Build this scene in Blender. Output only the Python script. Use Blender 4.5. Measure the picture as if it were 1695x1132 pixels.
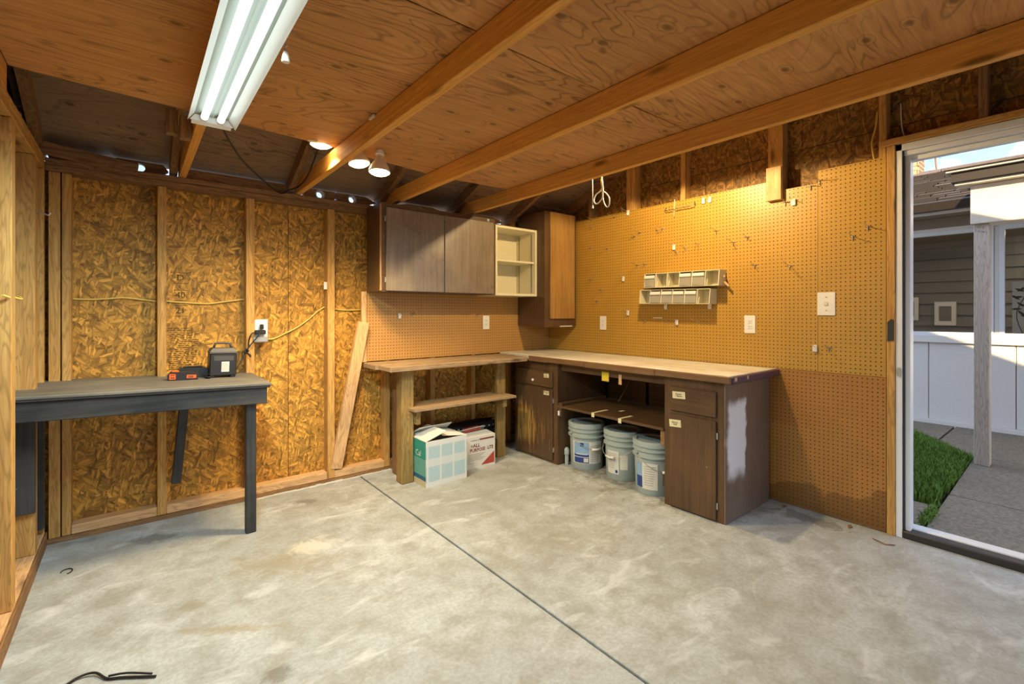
import bpy, bmesh, math, random
from mathutils import Vector, Matrix, noise as mnoise
random.seed(7)
for o in list(bpy.data.objects): bpy.data.objects.remove(o)
SC = bpy.context.scene
COL = SC.collection
R = math.radians
# ------------------------------------------------------------------ camera
CAMH = 1.29
cd = bpy.data.cameras.new('camera'); cam = bpy.data.objects.new('camera', cd); COL.objects.link(cam)
cd.sensor_width = 36.0; cd.lens = 36.0 * 778.0 / 1695.0; cd.shift_y = -48.0 / 1695.0
cd.clip_start = 0.05; cd.clip_end = 300
cam.location = (0, 0, CAMH); cam.rotation_euler = (R(90), 0, -R(38.8))
SC.camera = cam
# ------------------------------------------------------------------ view, world, sun
vs = SC.view_settings
vs.view_transform = 'Standard'; vs.look = 'None'; vs.gamma = 1.0; vs.use_curve_mapping = False
vs.exposure = 0.85
W = bpy.data.worlds.new('sky'); SC.world = W; W.use_nodes = True
wt = W.node_tree; wt.nodes.clear()
def wn(t, **kw):
    n = wt.nodes.new(t)
    for k, v in kw.items(): setattr(n, k, v)
    return n
w_out = wn('ShaderNodeOutputWorld'); w_bg = wn('ShaderNodeBackground'); w_tc = wn('ShaderNodeTexCoord')
w_sep = wn('ShaderNodeSeparateXYZ'); w_ramp = wn('ShaderNodeValToRGB'); w_mix = wn('ShaderNodeMix', data_type='RGBA')
w_map = wn('ShaderNodeMapping'); w_noise = wn('ShaderNodeTexNoise'); w_cr = wn('ShaderNodeValToRGB')
L = wt.links.new
L(w_tc.outputs['Generated'], w_sep.inputs[0]); L(w_sep.outputs['Z'], w_ramp.inputs[0])
e = w_ramp.color_ramp.elements
e[0].position = 0.0; e[0].color = (0.52, 0.66, 0.86, 1); e[1].position = 0.75; e[1].color = (0.16, 0.30, 0.62, 1)
x = w_ramp.color_ramp.elements.new(0.30); x.color = (0.25, 0.41, 0.72, 1)
w_map.inputs['Scale'].default_value = (2.6, 2.6, 6.5); w_map.inputs['Location'].default_value = (0.5, 0.35, 0.15)
L(w_tc.outputs['Generated'], w_map.inputs[0]); L(w_map.outputs[0], w_noise.inputs['Vector'])
w_noise.inputs['Scale'].default_value = 2.2; w_noise.inputs['Detail'].default_value = 8; w_noise.inputs['Roughness'].default_value = 0.55
e = w_cr.color_ramp.elements; e[0].position = 0.50; e[0].color = (0, 0, 0, 1); e[1].position = 0.62; e[1].color = (1, 1, 1, 1)
L(w_noise.outputs['Fac'], w_cr.inputs[0]); L(w_cr.outputs[0], w_mix.inputs['Factor'])
L(w_ramp.outputs[0], w_mix.inputs[6]); w_mix.inputs[7].default_value = (1.7, 1.64, 1.55, 1)
L(w_mix.outputs[2], w_bg.inputs['Color']); w_bg.inputs['Strength'].default_value = 1.4
L(w_bg.outputs[0], w_out.inputs[0])
sd = bpy.data.lights.new('sun', 'SUN'); sd.energy = 5.5; sd.angle = R(0.6); sd.color = (1.0, 0.74, 0.42)
sun = bpy.data.objects.new('sun', sd); COL.objects.link(sun)
def aim(o, d): o.rotation_euler = Vector(d).to_track_quat('-Z', 'Y').to_euler()
aim(sun, (0.80, 0.36, -0.44)); sun.location = (-8, 3, 8)

# ------------------------------------------------------------------ node material helper
class Mat:
    def __init__(s, name, rough=0.6, spec=0.3):
        s.m = bpy.data.materials.new(name); s.m.use_nodes = True; s.t = s.m.node_tree; s.t.nodes.clear()
        s.out = s.t.nodes.new('ShaderNodeOutputMaterial'); s.b = s.t.nodes.new('ShaderNodeBsdfPrincipled')
        s.t.links.new(s.b.outputs[0], s.out.inputs[0]); s.b.inputs['Roughness'].default_value = rough
        s.b.inputs['Specular IOR Level'].default_value = spec
        s._c = None
    def put(s, inp, v):
        if isinstance(v, bpy.types.NodeSocket): s.t.links.new(v, inp)
        elif v is not None:
            if isinstance(v, tuple) and len(v) == 3 and inp.type == 'RGBA': v = (*v, 1)
            inp.default_value = v
    def n(s, t, props=None, **kw):
        x = s.t.nodes.new('ShaderNode' + t)
        for k, v in (props or {}).items(): setattr(x, k, v)
        for k, v in kw.items():
            s.put(x.inputs[int(k[1:])] if k[0] == 'i' and k[1:].isdigit() else x.inputs[k], v)
        return x
    def co(s, rand=True):
        if s._c is None:
            c = s.n('TexCoord').outputs['Object']
            if rand:
                r = s.n('ObjectInfo').outputs['Random']
                m = s.math('MULTIPLY', r, 37.0)
                v = s.n('CombineXYZ', i0=m, i1=s.math('MULTIPLY', r, 91.0), i2=s.math('MULTIPLY', r, 53.0)).outputs[0]
                c = s.n('VectorMath', {'operation': 'ADD'}, i0=c, i1=v).outputs[0]
            s._c = c
        return s._c
    def math(s, op, a, b=0.0, c=None, clamp=False):
        x = s.n('Math', {'operation': op, 'use_clamp': clamp}, i0=a, i1=b)
        if c is not None: s.put(x.inputs[2], c)
        return x.outputs[0]
    def scale(s, v, sc, rot=(0, 0, 0), loc=(0, 0, 0)):
        return s.n('Mapping', None, Vector=v, Scale=sc, Rotation=rot, Location=loc).outputs[0]
    def noise(s, v, sc, det=4, rough=0.55, dist=0.0, out='Fac'):
        return s.n('TexNoise', None, Vector=v, Scale=sc, Detail=det, Roughness=rough, Distortion=dist).outputs[out]
    def ramp(s, f, stops, mode='LINEAR'):
        x = s.n('ValToRGB'); s.put(x.inputs[0], f); cr = x.color_ramp; cr.interpolation = mode
        while len(cr.elements) < len(stops): cr.elements.new(0.5)
        for el, (p, c) in zip(cr.elements, stops):
            el.position = p; el.color = (*c, 1) if isinstance(c, tuple) else (c, c, c, 1)
        return x.outputs[0]
    def mix(s, f, a, b, blend='MIX'):
        x = s.n('Mix', {'data_type': 'RGBA', 'blend_type': blend})
        s.put(x.inputs['Factor'], f); s.put(x.inputs[6], a); s.put(x.inputs[7], b)
        return x.outputs[2]
    def ss(s, v, a, b, lo=0.0, hi=1.0):
        x = s.n('MapRange', {'interpolation_type': 'SMOOTHSTEP'}); s.put(x.inputs[0], v)
        for i, q in enumerate((a, b, lo, hi)): x.inputs[i + 1].default_value = q
        return x.outputs[0]
    def color(s, c): s.put(s.b.inputs['Base Color'], c); return s
    def bump(s, h, st=0.3, d=0.002):
        s.put(s.b.inputs['Normal'], s.n('Bump', None, Height=h, Strength=st, Distance=d).outputs[0]); return s
    def xyz(s, v):
        return s.n('SeparateXYZ', i0=v).outputs
    def rough(s, r): s.put(s.b.inputs['Roughness'], r); return s

def plain(name, c, rough=0.5, spec=0.4, var=0.12, metal=0.0, nsc=30):
    M = Mat(name, rough, spec); n = M.noise(M.co(), nsc, 4)
    M.color(M.mix(n, tuple(v * (1 - var) for v in c), tuple(min(1, v * (1 + var)) for v in c)))
    M.b.inputs['Metallic'].default_value = metal
    return M.m

def wood(name, dark, light, axis='z', rough=0.65, spec=0.25, grain=1.0, knots=True, dirt=0.25):
    """sawn lumber: fine grain streaks and growth lines along one axis, a few knots"""
    M = Mat(name, rough, spec); c = M.co()
    st = {'x': (1, 9, 9), 'y': (9, 1, 9), 'z': (9, 9, 1)}[axis]
    st2 = {'x': (2, 90, 90), 'y': (90, 2, 90), 'z': (90, 90, 2)}[axis]
    wv = M.noise(M.scale(c, st), 1.6, 3, 0.5, 0.4)
    lines = M.math('FRACT', M.math('MULTIPLY', wv, 14.0))
    lines = M.math('ABSOLUTE', M.math('SUBTRACT', lines, 0.5))
    lines = M.math('MULTIPLY', M.ramp(lines, [(0.0, 1.0), (0.28, 0.0)]), 0.62 * grain)
    fine = M.ramp(M.noise(M.scale(c, st2), 1.0, 3, 0.6), [(0.30, 0.0), (0.70, 1.0)])
    col = M.mix(fine, dark, light)
    col = M.mix(lines, col, tuple(v * 0.62 for v in dark))
    if knots:
        ks = {'x': (1.6, 6, 6), 'y': (6, 1.6, 6), 'z': (6, 6, 1.6)}[axis]
        vd = M.n('TexVoronoi', None, Vector=M.scale(c, ks), Scale=1.25).outputs['Distance']
        col = M.mix(M.ramp(vd, [(0.06, 0.9), (0.10, 0.5), (0.16, 0.0)]), col, tuple(v * 0.35 for v in dark))
    d = M.noise(c, 2.2, 5, 0.6)
    col = M.mix(M.math('MULTIPLY', M.ramp(d, [(0.48, 0.0), (0.75, 1.0)]), dirt), col, tuple(v * 0.3 for v in dark))
    M.color(col); M.bump(fine, 0.25, 0.001)
    return M.m

def osb(name, base, axis, tint=1.0):
    """oriented strand board: overlapping pressed strands in several directions"""
    M = Mat(name, 0.62, 0.3); c = M.co()
    sp = M.xyz(c)
    u = {'xz': sp[0], 'yz': sp[1]}[axis]
    p = M.n('CombineXYZ', i0=u, i1=sp[2], i2=0.0).outputs[0]
    warp = M.noise(p, 9, 2, 0.5, 0, 'Color')
    p2 = M.n('VectorMath', {'operation': 'MULTIPLY_ADD'}, i0=warp, i1=(0.035, 0.035, 0), i2=p).outputs[0]
    cols = [tuple(v * k for v in base) for k in (0.36, 0.66, 1.0, 1.27, 1.55)]
    col = M.ramp(M.noise(p, 14, 5, 0.65), [(0.3, cols[0]), (0.5, cols[1]), (0.7, cols[2])])
    hsum = None
    for i, (ang, sx, sy, th) in enumerate(((0.2, 7, 30, 0.40), (1.2, 8, 40, 0.55), (2.2, 9, 44, 0.60), (2.9, 11, 52, 0.62), (0.75, 14, 60, 0.66), (1.75, 18, 90, 0.70))):
        v = M.scale(M.scale(p2, (1, 1, 1), (0, 0, ang)), (sx, sy, 1), (0, 0, 0), (i * 3.1, i * 1.7, 0))
        vo = M.n('TexVoronoi', {'voronoi_dimensions': '2D'}, Vector=v, Scale=1.0, Randomness=1.0)
        rr = M.xyz(vo.outputs['Color'])
        mask = M.math('GREATER_THAN', rr[0], th)
        edge = M.ramp(vo.outputs['Distance'], [(0.35, 1.0), (0.62, 0.55)])
        fl = M.ramp(rr[1], [(0.0, cols[0]), (0.25, cols[1]), (0.6, cols[2]), (0.9, cols[3]), (1.0, cols[4])])
        streak = M.noise(M.scale(v, (1.2, 7, 1)), 1.0, 2)
        fl = M.mix(M.math('MULTIPLY', streak, 0.5), fl, tuple(b * 0.45 for b in base))
        fl = M.mix(1.0, fl, edge, 'MULTIPLY')
        col = M.mix(mask, col, fl)
        h = M.math('MULTIPLY', mask, rr[2]); hsum = h if hsum is None else M.math('ADD', hsum, h)
    dk = M.noise(p, 46, 3, 0.7)
    col = M.mix(M.ramp(dk, [(0.60, 0.0), (0.70, 0.55)]), col, tuple(v * 0.22 for v in base))
    big = M.noise(p, 2.2, 3)
    col = M.mix(M.ramp(big, [(0.45, 0.0), (0.8, 0.35)]), col, tuple(v * 0.45 for v in base))
    M.color(col); M.bump(hsum, 0.25, 0.002)
    return M.m

def plywood(name, dark, light, axis='x', rough=0.55):
    """rotary cut veneer: contour grain, football-shaped knots"""
    M = Mat(name, rough, 0.3); c = M.co(); sp = M.xyz(c)
    a, b = (sp[0], sp[1]) if axis == 'x' else (sp[1], sp[0])
    p = M.n('CombineXYZ', i0=a, i1=b, i2=0.0).outputs[0]
    f = M.noise(M.scale(p, (0.55, 2.2, 1)), 1.5, 3, 0.5, 0.9)
    iso = M.math('ABSOLUTE', M.math('SUBTRACT', M.math('FRACT', M.math('MULTIPLY', f, 17.0)), 0.5))
    ln = M.ramp(iso, [(0.0, 1.0), (0.18, 0.0)])
    br = M.ramp(M.noise(p, 2.0, 2), [(0.35, 0.1), (0.65, 1.0)])
    ln = M.math('MULTIPLY', M.math('MULTIPLY', ln, br), 0.9)
    fine = M.ramp(M.noise(M.scale(p, (2.5, 55, 1)), 1.0, 4, 0.65), [(0.3, 0.0), (0.7, 1.0)])
    col = M.mix(fine, dark, light)
    col = M.mix(M.ramp(M.noise(p, 1.3, 4), [(0.35, 0.0), (0.7, 0.45)]), col, tuple(v * 0.68 for v in dark))
    col = M.mix(ln, col, tuple(v * 0.45 for v in dark))
    vo = M.n('TexVoronoi', {'voronoi_dimensions': '2D'}, Vector=M.scale(p, (3.4, 6.0, 1)), Scale=1.0)
    keep = M.math('GREATER_THAN', M.xyz(vo.outputs['Color'])[0], 0.35)
    kn = M.math('MULTIPLY', M.ramp(vo.outputs['Distance'], [(0.045, 0.75), (0.075, 0.35), (0.10, 0.0)]), keep)
    ring = M.math('MULTIPLY', M.ramp(M.math('ABSOLUTE', M.math('SUBTRACT', vo.outputs['Distance'], 0.15)), [(0.0, 0.4), (0.02, 0.0)]), keep)
    col = M.mix(M.math('MAXIMUM', kn, ring), col, tuple(v * 0.3 for v in dark))
    M.color(col); M.bump(fine, 0.12, 0.001)
    return M.m

def pegboard_mat(name, base, axis, damp=False):
    M = Mat(name, 0.42, 0.45); c = M.co(False); sp = M.xyz(c)
    u = sp[0] if axis == 'x' else sp[1]
    def cell(v): return M.math('SUBTRACT', M.math('FRACT', M.math('ADD', M.math('DIVIDE', v, 0.0254), 100.5)), 0.5)
    a, b = cell(u), cell(sp[2])
    d2 = M.math('ADD', M.math('MULTIPLY', a, a), M.math('MULTIPLY', b, b))
    hole = M.ramp(d2, [(0.017, 1.0), (0.026, 0.0)])
    n = M.noise(c, 3.0, 6, 0.6); f = M.noise(c, 120, 3, 0.6)
    col = M.mix(n, tuple(v * 0.82 for v in base), tuple(v * 1.12 for v in base))
    col = M.mix(M.math('MULTIPLY', f, 0.35), col, tuple(v * 0.7 for v in base))
    sc = M.noise(M.scale(c, (14, 14, 40)), 1.0, 5, 0.7)
    col = M.mix(M.ramp(sc, [(0.70, 0.0), (0.76, 0.35)]), col, (0.75, 0.6, 0.42))
    if damp:   # tide line of an old water stain soaking up from the floor
        lim = M.math('ADD', -0.30, M.math('MULTIPLY', M.math('SUBTRACT', M.noise(c, 3.5, 4), 0.5), 0.30))
        lim = M.math('SUBTRACT', lim, M.math('MULTIPLY', sp[1], 0.22))
        dd = M.math('SUBTRACT', lim, sp[2])
        col = M.mix(M.ramp(dd, [(0.0, 0.0), (0.012, 0.55), (0.2, 0.8)]), col, tuple(v * 0.28 for v in base))
    col = M.mix(hole, col, (0.03, 0.016, 0.006))
    M.color(col); M.bump(M.math('SUBTRACT', 1.0, hole), 0.5, 0.003)
    return M.m

def painted_wood(name, base, axis='z', worn=(0.45, 0.27, 0.10), amt=0.25, rough=0.35, spec=0.5, edge=None):
    """brown varnish or paint over veneer, rubbed through in streaks"""
    M = Mat(name, rough, spec); c = M.co()
    st = {'x': (2, 40, 40), 'y': (40, 2, 40), 'z': (40, 40, 2)}[axis]
    f = M.noise(M.scale(c, st), 1.0, 5, 0.65)
    n = M.noise(c, 3.0, 5, 0.6)
    col = M.mix(f, tuple(v * 0.7 for v in base), tuple(v * 1.3 for v in base))
    w = M.math('ADD', M.math('MULTIPLY', n, 0.6), M.math('MULTIPLY', f, 0.5))
    col = M.mix(M.math('MULTIPLY', M.ramp(w, [(0.42, 0.0), (0.76, 1.0)]), amt), col, worn)
    sp = M.noise(c, 28, 3, 0.7)
    col = M.mix(M.ramp(sp, [(0.72, 0.0), (0.76, 0.6)]), col, (0.55, 0.45, 0.33))
    M.color(col); M.bump(f, 0.15, 0.001)
    M.rough(M.math('ADD', rough - 0.08, M.math('MULTIPLY', n, 0.2)))
    return M.m

MT = {}
FIR_D, FIR_L = (0.46, 0.24, 0.065), (0.68, 0.40, 0.125)
for ax in 'xyz':
    MT['fir_' + ax] = wood('fir lumber ' + ax, FIR_D, FIR_L, ax)
    MT['old_' + ax] = wood('aged brown lumber ' + ax, (0.20, 0.105, 0.045), (0.36, 0.20, 0.085), ax, dirt=0.4)
    MT['new_' + ax] = wood('fresh pale lumber ' + ax, (0.58, 0.33, 0.15), (0.76, 0.50, 0.25), ax, dirt=0.08)
    MT['post_' + ax] = wood('greenish treated lumber ' + ax, (0.28, 0.18, 0.06), (0.42, 0.285, 0.10), ax, dirt=0.35)
    MT['black_' + ax] = painted_wood('worn black paint ' + ax, (0.022, 0.025, 0.027), ax, (0.13, 0.12, 0.10), 0.55, 0.55, 0.35)
    MT['brown_' + ax] = painted_wood('dark brown varnish ' + ax, (0.078, 0.040, 0.018), ax, (0.20, 0.11, 0.04), 0.55, 0.38, 0.5)
MT['joist'] = wood('ceiling joist fir', (0.60, 0.275, 0.055), (0.80, 0.41, 0.095), 'y', grain=0.4, dirt=0.12)
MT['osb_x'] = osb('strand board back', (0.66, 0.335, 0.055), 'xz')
MT['osb_y'] = osb('strand board gable', (0.36, 0.19, 0.05), 'yz')  # gable boards toned darker than the back wall, shade put into their colour
MT['ply'] = plywood('loft plywood', (0.47, 0.212, 0.066), (0.69, 0.36, 0.13))
MT['sheath'] = plywood('aged roof sheathing', (0.23, 0.145, 0.085), (0.33, 0.215, 0.13))
MT['peg_x'] = pegboard_mat('pegboard along back', (0.49, 0.265, 0.075), 'x')
MT['peg_y'] = pegboard_mat('pegboard along right', (0.50, 0.285, 0.045), 'y')
MT['peg_damp'] = pegboard_mat('pegboard water stained', (0.42, 0.19, 0.04), 'y', True)
MT['cream'] = plain('cream paint', (0.74, 0.69, 0.48), 0.4, 0.5, 0.06)
MT['white'] = plain('white plastic', (0.80, 0.79, 0.74), 0.35, 0.5, 0.05)
MT['metalwhite'] = plain('white enamel steel', (0.85, 0.86, 0.84), 0.3, 0.5, 0.03)
MT['zinc'] = plain('zinc wire', (0.55, 0.52, 0.46), 0.3, 0.5, 0.1, 0.9)
MT['steel'] = plain('dull galvanised steel', (0.42, 0.41, 0.38), 0.45, 0.5, 0.2, 0.6)
MT['black'] = plain('black plastic', (0.018, 0.018, 0.02), 0.4, 0.5, 0.2)
MT['rubber'] = plain('black rubber', (0.012, 0.012, 0.014), 0.55, 0.4, 0.2)
MT['grey_plastic'] = plain('charcoal plastic', (0.07, 0.065, 0.06), 0.5, 0.4, 0.1)
MT['orange'] = plain('orange plastic', (0.85, 0.14, 0.02), 0.4, 0.5, 0.05)
MT['dark'] = plain('dark gap', (0.02, 0.015, 0.01), 0.9, 0.1)
MT['cable'] = plain('yellow cable sheath', (0.66, 0.46, 0.10), 0.45, 0.4, 0.08)
MT['rope'] = plain('white cord', (0.86, 0.84, 0.78), 0.7, 0.2, 0.05)
MT['tape'] = plain('cream masking tape', (0.72, 0.64, 0.38), 0.7, 0.2, 0.08)
MT['ink'] = plain('black marker ink', (0.03, 0.028, 0.02), 0.7, 0.2)
MT['stamp'] = plain('black stamp ink', (0.075, 0.05, 0.018), 0.8, 0.1, 0.5)
MT['ceramic'] = plain('cream ceramic', (0.72, 0.64, 0.50), 0.3, 0.5, 0.05)
MT['bucket'] = plain('grey bucket plastic', (0.36, 0.42, 0.40), 0.4, 0.45, 0.08, nsc=8)
MT['paper'] = plain('label paper', (0.66, 0.65, 0.58), 0.7, 0.2, 0.06)
MT['blue'] = plain('blue label print', (0.025, 0.06, 0.24), 0.5, 0.4, 0.25, nsc=14)
MT['paleblue'] = plain('pale blue label print', (0.26, 0.42, 0.60), 0.5, 0.4, 0.3, nsc=10)
MT['darkpatch'] = plain('torn brown label', (0.28, 0.20, 0.14), 0.8, 0.2, 0.3)
MT['alu'] = plain('bright aluminium', (0.78, 0.79, 0.80), 0.35, 0.5, 0.06, 0.3)
MT['vinyl'] = plain('white door frame', (0.76, 0.79, 0.82), 0.35, 0.45, 0.05, nsc=6)
MT['sillblack'] = plain('dark bronze sill', (0.028, 0.026, 0.024), 0.45, 0.5, 0.3)
MT['clearbin'] = None
def clear(name, c, rough, trans=0.85, ior=1.45, alpha=1.0):
    M = Mat(name, rough, 0.5); M.color(c); M.b.inputs['Transmission Weight'].default_value = trans; M.b.inputs['IOR'].default_value = ior
    return M.m
MT['clearbin'] = clear('cloudy clear plastic', (0.86, 0.84, 0.74), 0.22, 0.72, 1.12)
MT['clip'] = clear('milky clip plastic', (0.9, 0.9, 0.86), 0.3, 0.25)
MT['tealbox'] = None
def emit(name, c, st):
    m = bpy.data.materials.new(name); m.use_nodes = True; t = m.node_tree; t.nodes.clear()
    o = t.nodes.new('ShaderNodeOutputMaterial'); e = t.nodes.new('ShaderNodeEmission')
    e.inputs[0].default_value = (*c, 1); e.inputs[1].default_value = st; t.links.new(e.outputs[0], o.inputs[0]); return m

# ------------------------------------------------------------------ object helpers
WLOC = {}
def wloc(p):
    v = Vector((0, 0, 0))
    while p is not None: v = v + p.location; p = p.parent
    return v
def empty(name, loc=(0, 0, 0), rot=(0, 0, 0), parent=None):
    o = bpy.data.objects.new(name, None); COL.objects.link(o); o.empty_display_size = 0.05
    o.parent = parent; o.location = Vector(loc) - (wloc(parent) if parent else Vector()); o.rotation_euler = rot
    return o
def tag(o, label=None, cat=None, group=None, kind=None):
    if label: o['label'] = label
    if cat: o['category'] = cat
    if group: o['group'] = group
    if kind: o['kind'] = kind
    return o
def link(name, me, mat, parent=None, loc=(0, 0, 0), rot=(0, 0, 0), local=False, smooth=False):
    o = bpy.data.objects.new(name, me); COL.objects.link(o)
    mats = mat if isinstance(mat, (list, tuple)) else [mat]
    if not me.materials:
        for m in mats: me.materials.append(MT[m] if isinstance(m, str) else m)
    o.parent = parent
    o.location = Vector(loc) if (local or parent is None) else Vector(loc) - wloc(parent)
    o.rotation_euler = rot
    if smooth:
        for p in me.polygons: p.use_smooth = True
    return o
def from_bm(name, bm, mat, parent=None, center=True, local=False, smooth=False):
    """verts given in world (or parent-local) coordinates; the origin moves to the bounding-box centre"""
    c = Vector()
    if center and bm.verts:
        lo = Vector([min(v.co[i] for v in bm.verts) for i in range(3)]); hi = Vector([max(v.co[i] for v in bm.verts) for i in range(3)])
        c = (lo + hi) / 2
        bmesh.ops.translate(bm, verts=bm.verts, vec=-c)
    bmesh.ops.recalc_face_normals(bm, faces=bm.faces)
    me = bpy.data.meshes.new(name); bm.to_mesh(me); bm.free()
    if smooth:
        try: me.set_sharp_from_angle(angle=R(40))
        except Exception: pass
    return link(name, me, mat, parent, c, local=local, smooth=smooth)
def add_box(bm, x0, x1, y0, y1, z0, z1, bev=0.0, mi=0, M=None):
    vs = [bm.verts.new((x, y, z)) for x in (x0, x1) for y in (y0, y1) for z in (z0, z1)]
    if M is not None:
        for v in vs: v.co = M @ v.co
    fs = [bm.faces.new([vs[i] for i in q]) for q in ((0, 1, 3, 2), (4, 6, 7, 5), (0, 4, 5, 1), (2, 3, 7, 6), (0, 2, 6, 4), (1, 5, 7, 3))]
    for f in fs: f.material_index = mi
    if bev > 0:
        ed = list({e for f in fs for e in f.edges})
        r = bmesh.ops.bevel(bm, geom=ed, offset=bev, segments=1, affect='EDGES', profile=0.5)
        for f in r['faces']: f.material_index = mi
    return vs
def box(name, x0, x1, y0, y1, z0, z1, mat, parent=None, bev=0.002, M=None, local=False):
    bm = bmesh.new(); add_box(bm, x0, x1, y0, y1, z0, z1, bev, 0, M)
    return from_bm(name, bm, mat, parent, local=local)
def add_prism(bm, poly, axis, a, b, mi=0):
    """extrude a 2-D outline along an axis: axis x -> poly (y,z); y -> (x,z); z -> (x,y)"""
    def P(p, t): return {'x': (t, p[0], p[1]), 'y': (p[0], t, p[1]), 'z': (p[0], p[1], t)}[axis]
    A = [bm.verts.new(P(p, a)) for p in poly]; B = [bm.verts.new(P(p, b)) for p in poly]
    fs = [bm.faces.new(A), bm.faces.new(B[::-1])]
    for i in range(len(poly)):
        j = (i + 1) % len(poly); fs.append(bm.faces.new((A[i], B[i], B[j], A[j])))
    for f in fs: f.material_index = mi
def prism(name, poly, axis, a, b, mat, parent=None, local=False):
    bm = bmesh.new(); add_prism(bm, poly, axis, a, b); return from_bm(name, bm, mat, parent, local=local)
def add_tube(bm, pts, r, seg=8, cap=True, mi=0):
    pts = [Vector(p) for p in pts]; rings = []; up = None
    for i, p in enumerate(pts):
        d = (pts[min(i + 1, len(pts) - 1)] - pts[max(i - 1, 0)]).normalized()
        if up is None: up = d.orthogonal().normalized()
        up = (up - d * up.dot(d)); up = up.normalized() if up.length > 1e-6 else d.orthogonal().normalized()
        s = d.cross(up); rr = r[i] if isinstance(r, (list, tuple)) else r
        rings.append([bm.verts.new(p + (up * math.cos(t) + s * math.sin(t)) * rr) for t in (2 * math.pi * k / seg for k in range(seg))])
    for a, b in zip(rings, rings[1:]):
        for k in range(seg):
            f = bm.faces.new((a[k], a[(k + 1) % seg], b[(k + 1) % seg], b[k])); f.material_index = mi; f.smooth = True
    if cap:
        bm.faces.new(rings[0][::-1]).material_index = mi; bm.faces.new(rings[-1]).material_index = mi
def smooth_path(pts, n=6):
    pts = [Vector(p) for p in pts]; out = []
    for i in range(len(pts) - 1):
        p0, p1, p2, p3 = pts[max(i - 1, 0)], pts[i], pts[i + 1], pts[min(i + 2, len(pts) - 1)]
        for k in range(n):
            t = k / n
            out.append(0.5 * ((2 * p1) + (p2 - p0) * t + (2 * p0 - 5 * p1 + 4 * p2 - p3) * t * t + (3 * p1 - p0 - 3 * p2 + p3) * t ** 3))
    out.append(pts[-1]); return out
def tube(name, pts, r, mat, parent=None, seg=8, sm=0, local=False):
    bm = bmesh.new(); add_tube(bm, smooth_path(pts, sm) if sm else pts, r, seg)
    return from_bm(name, bm, mat, parent, local=local)
def add_lathe(bm, prof, seg=32, origin=(0, 0, 0), mi=0, M=None, a0=0.0, a1=2 * math.pi):
    full = abs(a1 - a0 - 2 * math.pi) < 1e-6; n = seg if full else seg + 1; rows = []
    for r, z in prof:
        row = []
        for k in range(n):
            t = a0 + (a1 - a0) * k / seg
            co = Vector((origin[0] + r * math.cos(t), origin[1] + r * math.sin(t), origin[2] + z))
            if M is not None: co = M @ co
            row.append(bm.verts.new(co))
        rows.append(row)
    for a, b in zip(rows, rows[1:]):
        for k in range(seg):
            j = (k + 1) % n
            f = bm.faces.new((a[k], a[j], b[j], b[k])); f.material_index = mi; f.smooth = True
    return rows
def lathe(name, prof, mat, parent=None, origin=(0, 0, 0), seg=32, M=None, local=False, caps=True):
    bm = bmesh.new(); rows = add_lathe(bm, prof, seg, origin, 0, M)
    if caps:
        for rw in (rows[0], rows[-1]):
            try: bm.faces.new(rw)
            except Exception: pass
    return from_bm(name, bm, mat, parent, local=local, smooth=True)
FONTC = {}
def lettering(name, s, size, mat, parent, loc, rot, depth=0.0006, align='CENTER', local=False, sx=1.0, bold=0.0):
    key = (s, size, align, bold)
    if key not in FONTC:
        cu = bpy.data.curves.new('txt', 'FONT'); cu.body = s; cu.size = size; cu.extrude = depth; cu.align_x = align; cu.align_y = 'CENTER'
        cu.resolution_u = 2; cu.offset = bold; cu.space_line = 0.85
        t = bpy.data.objects.new('txt', cu); COL.objects.link(t); dg = bpy.context.evaluated_depsgraph_get()
        me = bpy.data.meshes.new_from_object(t.evaluated_get(dg)); COL.objects.unlink(t); bpy.data.objects.remove(t); FONTC[key] = me
    me = FONTC[key].copy(); me.materials.clear()
    o = link(name, me, mat, parent, loc, rot, local=local); o.scale = (sx, 1, 1); return o
FACE_Y = (R(90), 0, 0)            # text on a surface that faces -Y
FACE_X = (R(90), 0, R(-90))       # text on a surface that faces -X
def copy_tree(o, parent=None):
    c = o.copy(); COL.objects.link(c)
    if parent is not None: c.parent = parent
    for ch in o.children: copy_tree(ch, c)
    return c
# ================================================================== STRUCTURE
XR, YB, XL = 3.43, 3.65, -0.385          # pegboard face right, stud face back, stud face left
YF = -2.5                                 # front of the garage, behind the camera
ZP = 2.155                                # top of the wall plates = underside of the joists
ZL = 2.262                                # underside of the loft plywood
def zroof(y): return 2.235 + 0.43 * (3.74 - y) if y > 0.62 else 2.235 + 0.43 * (3.74 - 0.62) - 0.43 * (0.62 - y)

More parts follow.
